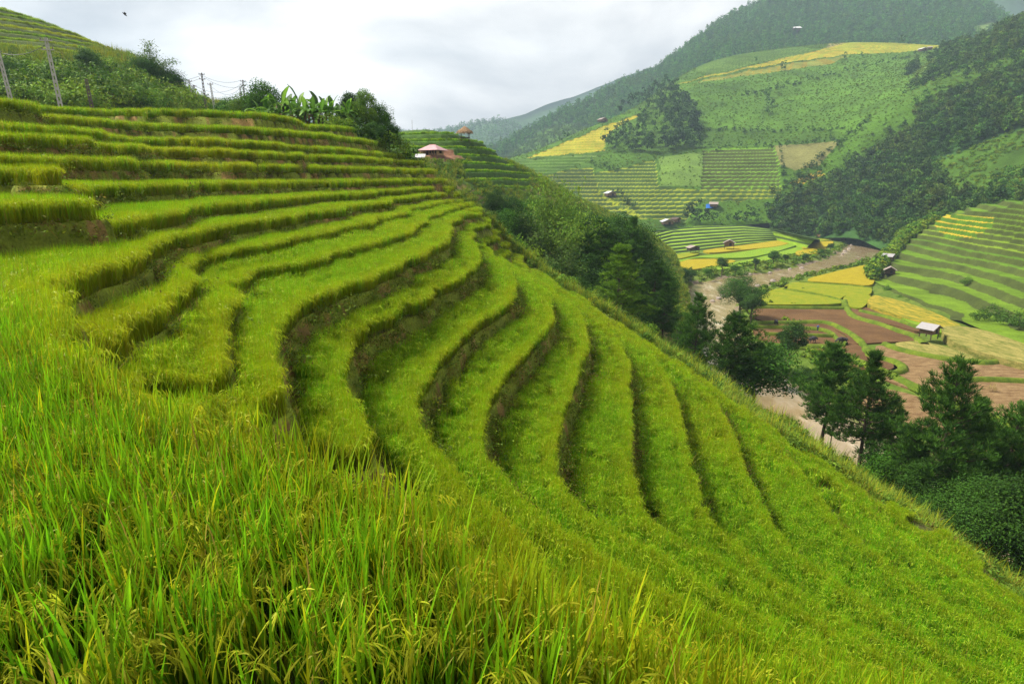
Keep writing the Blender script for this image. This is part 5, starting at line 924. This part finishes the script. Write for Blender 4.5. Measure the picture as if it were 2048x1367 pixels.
# utility poles
def pole(px, ybase, t, ytop, label, mat, arms=2, lean=0.):
    P = at(px, ybase, t); h = float(top_h(px, ytop, P)); e = empty('utility_pole', tuple(P), R(20)); tag(e, label, 'utility pole', 'utility poles on the hill'); e.rotation_euler = (0, lean, R(20))
    mb = MB(); b, tp_ = .15, .085
    for sx in (-1, 1): mb.add([(sx * b - .05, -.09, -1.2), (sx * b + .05, -.09, -1.2), (sx * b + .05, .09, -1.2), (sx * b - .05, .09, -1.2), (sx * tp_ - .04, -.07, h), (sx * tp_ + .04, -.07, h), (sx * tp_ + .04, .07, h), (sx * tp_ - .04, .07, h)], [(0, 3, 2, 1), (4, 5, 6, 7), (0, 1, 5, 4), (1, 2, 6, 5), (2, 3, 7, 6), (3, 0, 4, 7)])
    n = 11
    for k in range(n + 1): u = k / n; ww = 2 * (b + (tp_ - b) * u) - .11; mb.box((0, 0, .1 + u * (h - .2)), (ww, .11, h / n * .42))
    mb.obj('shaft', mat, e)
    for k in range(arms):
        a = MB().box((0, -.1, h - .25 - .75 * k), (.95, .09, .09)).obj('crossarm', mat, e)
        for s in (-.4, .4): MB().tube([(s, -.1, h - .2 - .75 * k), (s, -.1, h - .02 - .75 * k)], [.05, .035], 6).obj('insulator', M_ins, a)
    return np.array([P[0], P[1], P[2] + h - .1])
PT = [pole(31, 236, 58, 100, 'leaning grey pole at the left edge of the thicket', M_conc, 0, R(-3.)), pole(126, 234, 56, 76, 'tallest grey pole with two short crossarms before the thicket', M_conc, 2, R(-2)), pole(188, 236, 62, 158, 'short dark bare pole right of the tallest one', M_cpole, 0, R(-2)),
      pole(387, 222, 108, 160, 'first slim pole left in the cluster on the skyline', M_conc, 1, R(-1)), pole(394, 222, 120, 170, 'slim dark pole close behind the first one of the cluster', M_cpole, 1), pole(413, 222, 104, 146, 'tallest pole of the skyline cluster with two crossarms', M_cpole, 2, R(-.5)),
      pole(430, 222, 106, 166, 'leaning double pole right of the tallest in the cluster', M_conc, 1, R(-3)), pole(484, 212, 116, 175, 'short pole behind the small tree near the bananas', M_cpole, 0), pole(491, 212, 112, 160, 'pole with two crossarms nearest the bananas', M_cpole, 2)]
def wire(a, b, off, sag, label):
    a = a + np.array([off[0], 0, off[1]]); b = b + np.array([off[0], 0, off[1]]); pts = [a + (b - a) * u + np.array([0, 0, -sag * 4 * u * (1 - u)]) for u in np.linspace(0, 1, 14)]
    o = MB().tube(pts, .022, 4, False).obj('power_line', M_wire); tag(o, label, 'wire', 'power lines between the poles')
EXT = at(250, 158, 92)
for i, (a, b, off, sag) in enumerate([(PT[5], PT[8], (-.5, 0), .8), (PT[5], PT[8], (.5, -.75), .9), (PT[5], EXT, (.4, -.1), .9), (PT[5], EXT, (-.4, -.8), .8), (PT[3], PT[8], (0, -.4), 1.6), (PT[6], PT[8], (0, -.6), 1.5), (PT[3], PT[7], (.2, -.9), 1.5), (PT[1], PT[0], (0, -.2), .5), (PT[0], at(-120, 150, 55), (0, 0), .5), (PT[1], EXT, (0, -.3), 1.2), (PT[8], at(545, 228, 118), (.3, -.2), .3), (PT[8], at(560, 240, 118), (-.3, -.8), .3)]):
    wire(a, b, off, sag, 'thin sagging black wire strung between two poles on the hill')
# bird
sk = MB(); sk.tube([(-.16, 0, 0), (-.08, 0, .01), (.02, 0, .01), (.12, 0, .02), (.17, 0, .015)], [.01, .04, .05, .03, .008], 8); o = empty('bird', tuple(at(249, 29, 42)), R(60)); o.rotation_euler = (R(10), R(45), R(30)); tag(o, 'tiny dark bird flying in the sky at upper left', 'bird')
Mb = plain('dark_feather', (.02, .02, .022), .7, 5., .2); sk.obj('body', Mb, o, True); MB().add([(.06, .03, .02), (-.04, .03, .02), (-.08, .3, .12), (0, .32, .12), (.06, .03, .035), (-.04, .03, .035), (-.08, .3, .13), (0, .32, .13)], [(0, 1, 2, 3), (7, 6, 5, 4)]).obj('wing', Mb, o); MB().add([(.06, -.03, .02), (-.04, -.03, .02), (-.08, -.3, .12), (0, -.32, .12), (.06, -.03, .035), (-.04, -.03, .035), (-.08, -.3, .13), (0, -.32, .13)], [(3, 2, 1, 0), (4, 5, 6, 7)]).obj('wing', Mb, o)
def skin(name, verts, edges, rad, mat, parent=None, sub=1):
    me = bpy.data.meshes.new(name); me.from_pydata(verts, edges, []); me.materials.append(mat); o = link(bpy.data.objects.new(name, me), parent); o.modifiers.new('skin', 'SKIN')
    lay = me.skin_vertices[0].data if me.skin_vertices else None
    if lay is None:
        bm_ = __import__('bmesh').new(); bm_.from_mesh(me); bm_.verts.layers.skin.verify(); bm_.to_mesh(me); bm_.free(); lay = me.skin_vertices[0].data
    for v, r in zip(lay, rad): v.radius = (r, r)
    lay[0].use_root = True; s = o.modifiers.new('sub', 'SUBSURF'); s.levels = s.render_levels = sub; return o
M_skin = plain('skin', (.33, .19, .12), .6, 5., .1); M_jkt = plain('blue_jacket', (.03, .16, .48), .85, 9., .2); M_trs = plain('dark_trousers', (.025, .03, .05), .9, 9., .2); M_hair = plain('black_hair', (.012, .011, .01), .6, 9., .2)
def person(loc, rz, label, jk):
    e = empty('person', loc, rz); tag(e, label, 'person', 'people in the ploughed field')
    V = [(0, 0, .92), (0, 0, 1.15), (0, .02, 1.38), (0, .03, 1.48), (0, .05, 1.56), (0, .07, 1.66), (.09, 0, .88), (.10, .04, .48), (.11, -.02, .06), (.11, .12, .03), (-.09, 0, .88), (-.10, -.02, .48), (-.11, -.05, .06), (-.11, .09, .03), (.19, .02, 1.38), (.25, .03, 1.12), (.24, .16, .92), (.24, .22, .85), (-.19, .02, 1.38), (-.25, .03, 1.12), (-.24, .16, .92), (-.24, .22, .85)]
    E = [(0, 1), (1, 2), (2, 3), (3, 4), (4, 5), (0, 6), (6, 7), (7, 8), (8, 9), (0, 10), (10, 11), (11, 12), (12, 13), (2, 14), (14, 15), (15, 16), (16, 17), (2, 18), (18, 19), (19, 20), (20, 21)]
    Rd = [.14, .13, .14, .06, .075, .085, .09, .065, .045, .035, .09, .065, .045, .035, .06, .045, .035, .03, .06, .045, .035, .03]; skin('body', V, E, Rd, M_skin, e)
    skin('jacket', [(0, 0, .98), (0, 0, 1.15), (0, .02, 1.40), (.19, .02, 1.38), (.25, .03, 1.12), (.242, .14, .95), (-.19, .02, 1.38), (-.25, .03, 1.12), (-.242, .14, .95)], [(0, 1), (1, 2), (2, 3), (3, 4), (4, 5), (2, 6), (6, 7), (7, 8)], [.17, .16, .15, .08, .062, .055, .08, .062, .055], jk, e)
    skin('trousers', [(0, 0, .92), (.09, 0, .86), (.10, .04, .48), (.11, -.02, .14), (-.09, 0, .86), (-.10, -.02, .48), (-.11, -.05, .14)], [(0, 1), (1, 2), (2, 3), (0, 4), (4, 5), (5, 6)], [.15, .115, .085, .07, .115, .085, .07], M_trs, e)
    skin('hair', [(0, .05, 1.66), (0, .05, 1.73)], [(0, 1)], [.088, .07], M_hair, e)
person(put(1635, 662, zf + .2), R(20), 'person in a bright blue jacket standing in the ploughed field', M_jkt)
M_buf = plain('buffalo_hide', (.035, .032, .032), .8, 4., .3); M_horn = plain('buffalo_horn', (.10, .09, .08), .5, 4., .2)
def buffalo(loc, rz, label, graze=.0, s=1.):
    e = empty('water_buffalo', loc, rz); tag(e, label, 'water buffalo', 'buffaloes in the ploughed field'); e.scale = (s, s, s); hz = 1.05 - .75 * graze
    V = [(0, 0, 1.0), (.55, 0, 1.05), (-.55, 0, 1.05), (-.85, 0, 1.0), (.9, 0, 1.1), (1.15, 0, .95 + (hz - 1.05) * .5 + .1), (1.38, 0, hz), (1.62, 0, hz - .18),
         (.62, .2, .85), (.64, .22, .45), (.62, .22, .05), (.62, -.2, .85), (.70, -.22, .45), (.68, -.22, .05), (-.72, .2, .85), (-.62, .23, .62), (-.78, .23, .36), (-.72, .23, .05), (-.72, -.2, .85), (-.66, -.23, .62), (-.84, -.23, .36), (-.78, -.23, .05), (-1.0, 0, .98), (-1.06, .02, .5)]
    E = [(0, 1), (0, 2), (2, 3), (1, 4), (4, 5), (5, 6), (6, 7), (1, 8), (8, 9), (9, 10), (1, 11), (11, 12), (12, 13), (2, 14), (14, 15), (15, 16), (16, 17), (2, 18), (18, 19), (19, 20), (20, 21), (3, 22), (22, 23)]
    skin('body', V, E, [.43, .40, .38, .26, .34, .23, .18, .12, .17, .09, .075, .17, .09, .075, .19, .13, .075, .075, .19, .13, .075, .075, .04, .025], M_buf, e)
    for q in (-1, 1): MB().tube([(1.33, q * .1, hz + .13), (1.22, q * .32, hz + .2), (1.05, q * .46, hz + .28), (.92, q * .42, hz + .38)], [.055, .05, .035, .012], 7).obj('horn', M_horn, e, True); MB().add([(1.3, q * .15, hz + .05), (1.22, q * .3, hz + .08), (1.24, q * .42, hz - .02), (1.3, q * .3, hz - .06), (1.28, q * .15, hz + .03), (1.2, q * .3, hz + .06), (1.22, q * .42, hz - .04), (1.28, q * .3, hz - .08)], [(0, 1, 2, 3), (7, 6, 5, 4)]).obj('ear', M_buf, e)
buffalo(put(1685, 687, zf + .12), R(172), 'dark buffalo walking at the curl of the grassy bank', .6, 1.05); buffalo(put(1624, 685, zf + .12), R(20), 'dark buffalo partly behind the dense pine', .3); buffalo(put(1552, 650, zf + .15), R(80), 'far buffalo at the left side of the ploughed field', .8, .95)
# rocks at the river bend and banks
rocks = []
for k in range(4):
    rg = np.random.default_rng(900 + k); th, ph = np.meshgrid(np.linspace(0, 6.283, 13)[:-1], np.linspace(.15, 3.0, 7)); D = np.stack([np.sin(ph) * np.cos(th), np.sin(ph) * np.sin(th), np.cos(ph) * .7], -1); D *= (1 + .35 * (fbm(th * 1.5 + k * 9, ph * 2, 3, k) - .5) * 2)[..., None]
    V = D.reshape(-1, 3); F = [(j * 12 + i, j * 12 + (i + 1) % 12, (j + 1) * 12 + (i + 1) % 12, (j + 1) * 12 + i) for j in range(6) for i in range(12)]; mb = MB().add(V, F + [tuple(range(12))[::-1], tuple(range(72, 84))]); rocks.append(mb.mesh('boulder', M_rock))
for px, py, s in [(1683,468,1.6),(1690,466,2.0),(1697,470,1.5),(1688,472,1.2),(1678,471,1.3),(1705,472,1.1),(1694,464,1.4),(1700,466,1.),(1672,470,1.),(1703,490,.9),(1698,498,1.),(1690,503,1.1),(1685,508,.9),(1604,536,1.),(1580,538,.8),(1540,546,.9),(1500,549,.8),(1546,562,1.1),(1515,572,1.),(1437,597,.9),(1425,602,.8),(1445,592,1.),(1750,482,1.),(1758,486,.9),(1690,460,1.6)]:
    single('boulder', random.choice(rocks), put(px, py, RIVER_Z + .1), 'pale brown boulder at the edge of the river', 'boulder', 'boulders along the river', s)
for px, py, z_ in [(1985, 780, zf + .3), (1550, 704, zf), (1940, 826, zf)]:
    V, F, C = blades(120, .7, 1.0, .05, 3, 950 + px, (.38, .27, .12), (.46, .34, .16), lean=.9, hvar=.4); o = link(bpy.data.objects.new('straw_heap', mesh_np('straw_heap', V, F, M_weed, C))); o.location = put(px, py, z_); tag(o, 'low heap of pale straw lying on the brown stubble', 'straw heap', 'straw heaps on the fields')
# ---------------------------------------------------------------- the air between
m, nt, out = newmat('valley_haze'); pv = nt.nodes.new('ShaderNodeVolumePrincipled'); pv.inputs['Color'].default_value = (.66, .84, 1.0, 1); pv.inputs['Density'].default_value = HAZE; pv.inputs['Anisotropy'].default_value = .2; nt.links.new(pv.outputs[0], out.inputs['Volume'])
hz = MB().box((250, 1150, 210), (3400, 2500, 512)).obj('haze', m); tag(hz, 'thin blue haze filling the valley air', 'haze', kind='stuff')
# ================================================================ light
w = bpy.data.worlds.new('World'); scene.world = w; w.use_nodes = True; nt = w.node_tree; nt.nodes.clear(); L = nt.links
SUN_EL, SUN_AZ = R(52), R(-76)          # azimuth from straight ahead, to the left
out = nt.nodes.new('ShaderNodeOutputWorld'); bg1 = nt.nodes.new('ShaderNodeBackground'); bg2 = nt.nodes.new('ShaderNodeBackground'); mx = nt.nodes.new('ShaderNodeMixShader')
sky = nt.nodes.new('ShaderNodeTexSky'); sky.sky_type = 'NISHITA'; sky.sun_disc = False; sky.sun_elevation = SUN_EL; sky.sun_rotation = SUN_AZ
L.new(sky.outputs[0], bg1.inputs[0]); bg1.inputs[1].default_value = .09
tc = nt.nodes.new('ShaderNodeTexCoord'); mp = nt.nodes.new('ShaderNodeMapping'); mp.inputs['Scale'].default_value = (1, 1, 2.6); L.new(tc.outputs['Generated'], mp.inputs[0])
n1 = nt.nodes.new('ShaderNodeTexNoise'); n1.inputs['Scale'].default_value = 2.1; n1.inputs['Detail'].default_value = 9; n1.inputs['Roughness'].default_value = .52; n1.inputs['Distortion'].default_value = .25
L.new(mp.outputs[0], n1.inputs['Vector'])
cl = ramp(nt, n1.outputs['Fac'], [(.40, (.29, .30, .325)), (.47, (.405, .408, .42)), (.53, (.52, .515, .513)), (.60, (.66, .65, .635))])
L.new(cl, bg2.inputs[0]); bg2.inputs[1].default_value = .94
n2 = nt.nodes.new('ShaderNodeTexNoise'); n2.inputs['Scale'].default_value = 1.3; n2.inputs['Detail'].default_value = 5; L.new(mp.outputs[0], n2.inputs['Vector'])
cf = ramp(nt, n2.outputs['Fac'], [(.2, (.93,) * 3), (.42, (1.,) * 3)])
L.new(cf, mx.inputs[0]); L.new(bg1.outputs[0], mx.inputs[1]); L.new(bg2.outputs[0], mx.inputs[2]); L.new(mx.outputs[0], out.inputs[0])
sl = bpy.data.lights.new('sun', 'SUN'); sl.energy = 4.8; sl.angle = R(14); sl.color = (1, .965, .90)
so = bpy.data.objects.new('sun', sl); COL.objects.link(so)
so.rotation_euler = (R(90) - SUN_EL, 0, math.pi - SUN_AZ)
vs = scene.view_settings; vs.view_transform = 'Standard'; vs.look = 'None'; vs.gamma = 1; vs.use_curve_mapping = False; vs.exposure = .95
scene.cycles.max_bounces = 6; scene.cycles.transparent_max_bounces = 6; scene.cycles.diffuse_bounces = 4; scene.cycles.use_denoising = True; scene.cycles.denoiser = 'OPENIMAGEDENOISE'; scene.cycles.denoising_prefilter = 'NONE'
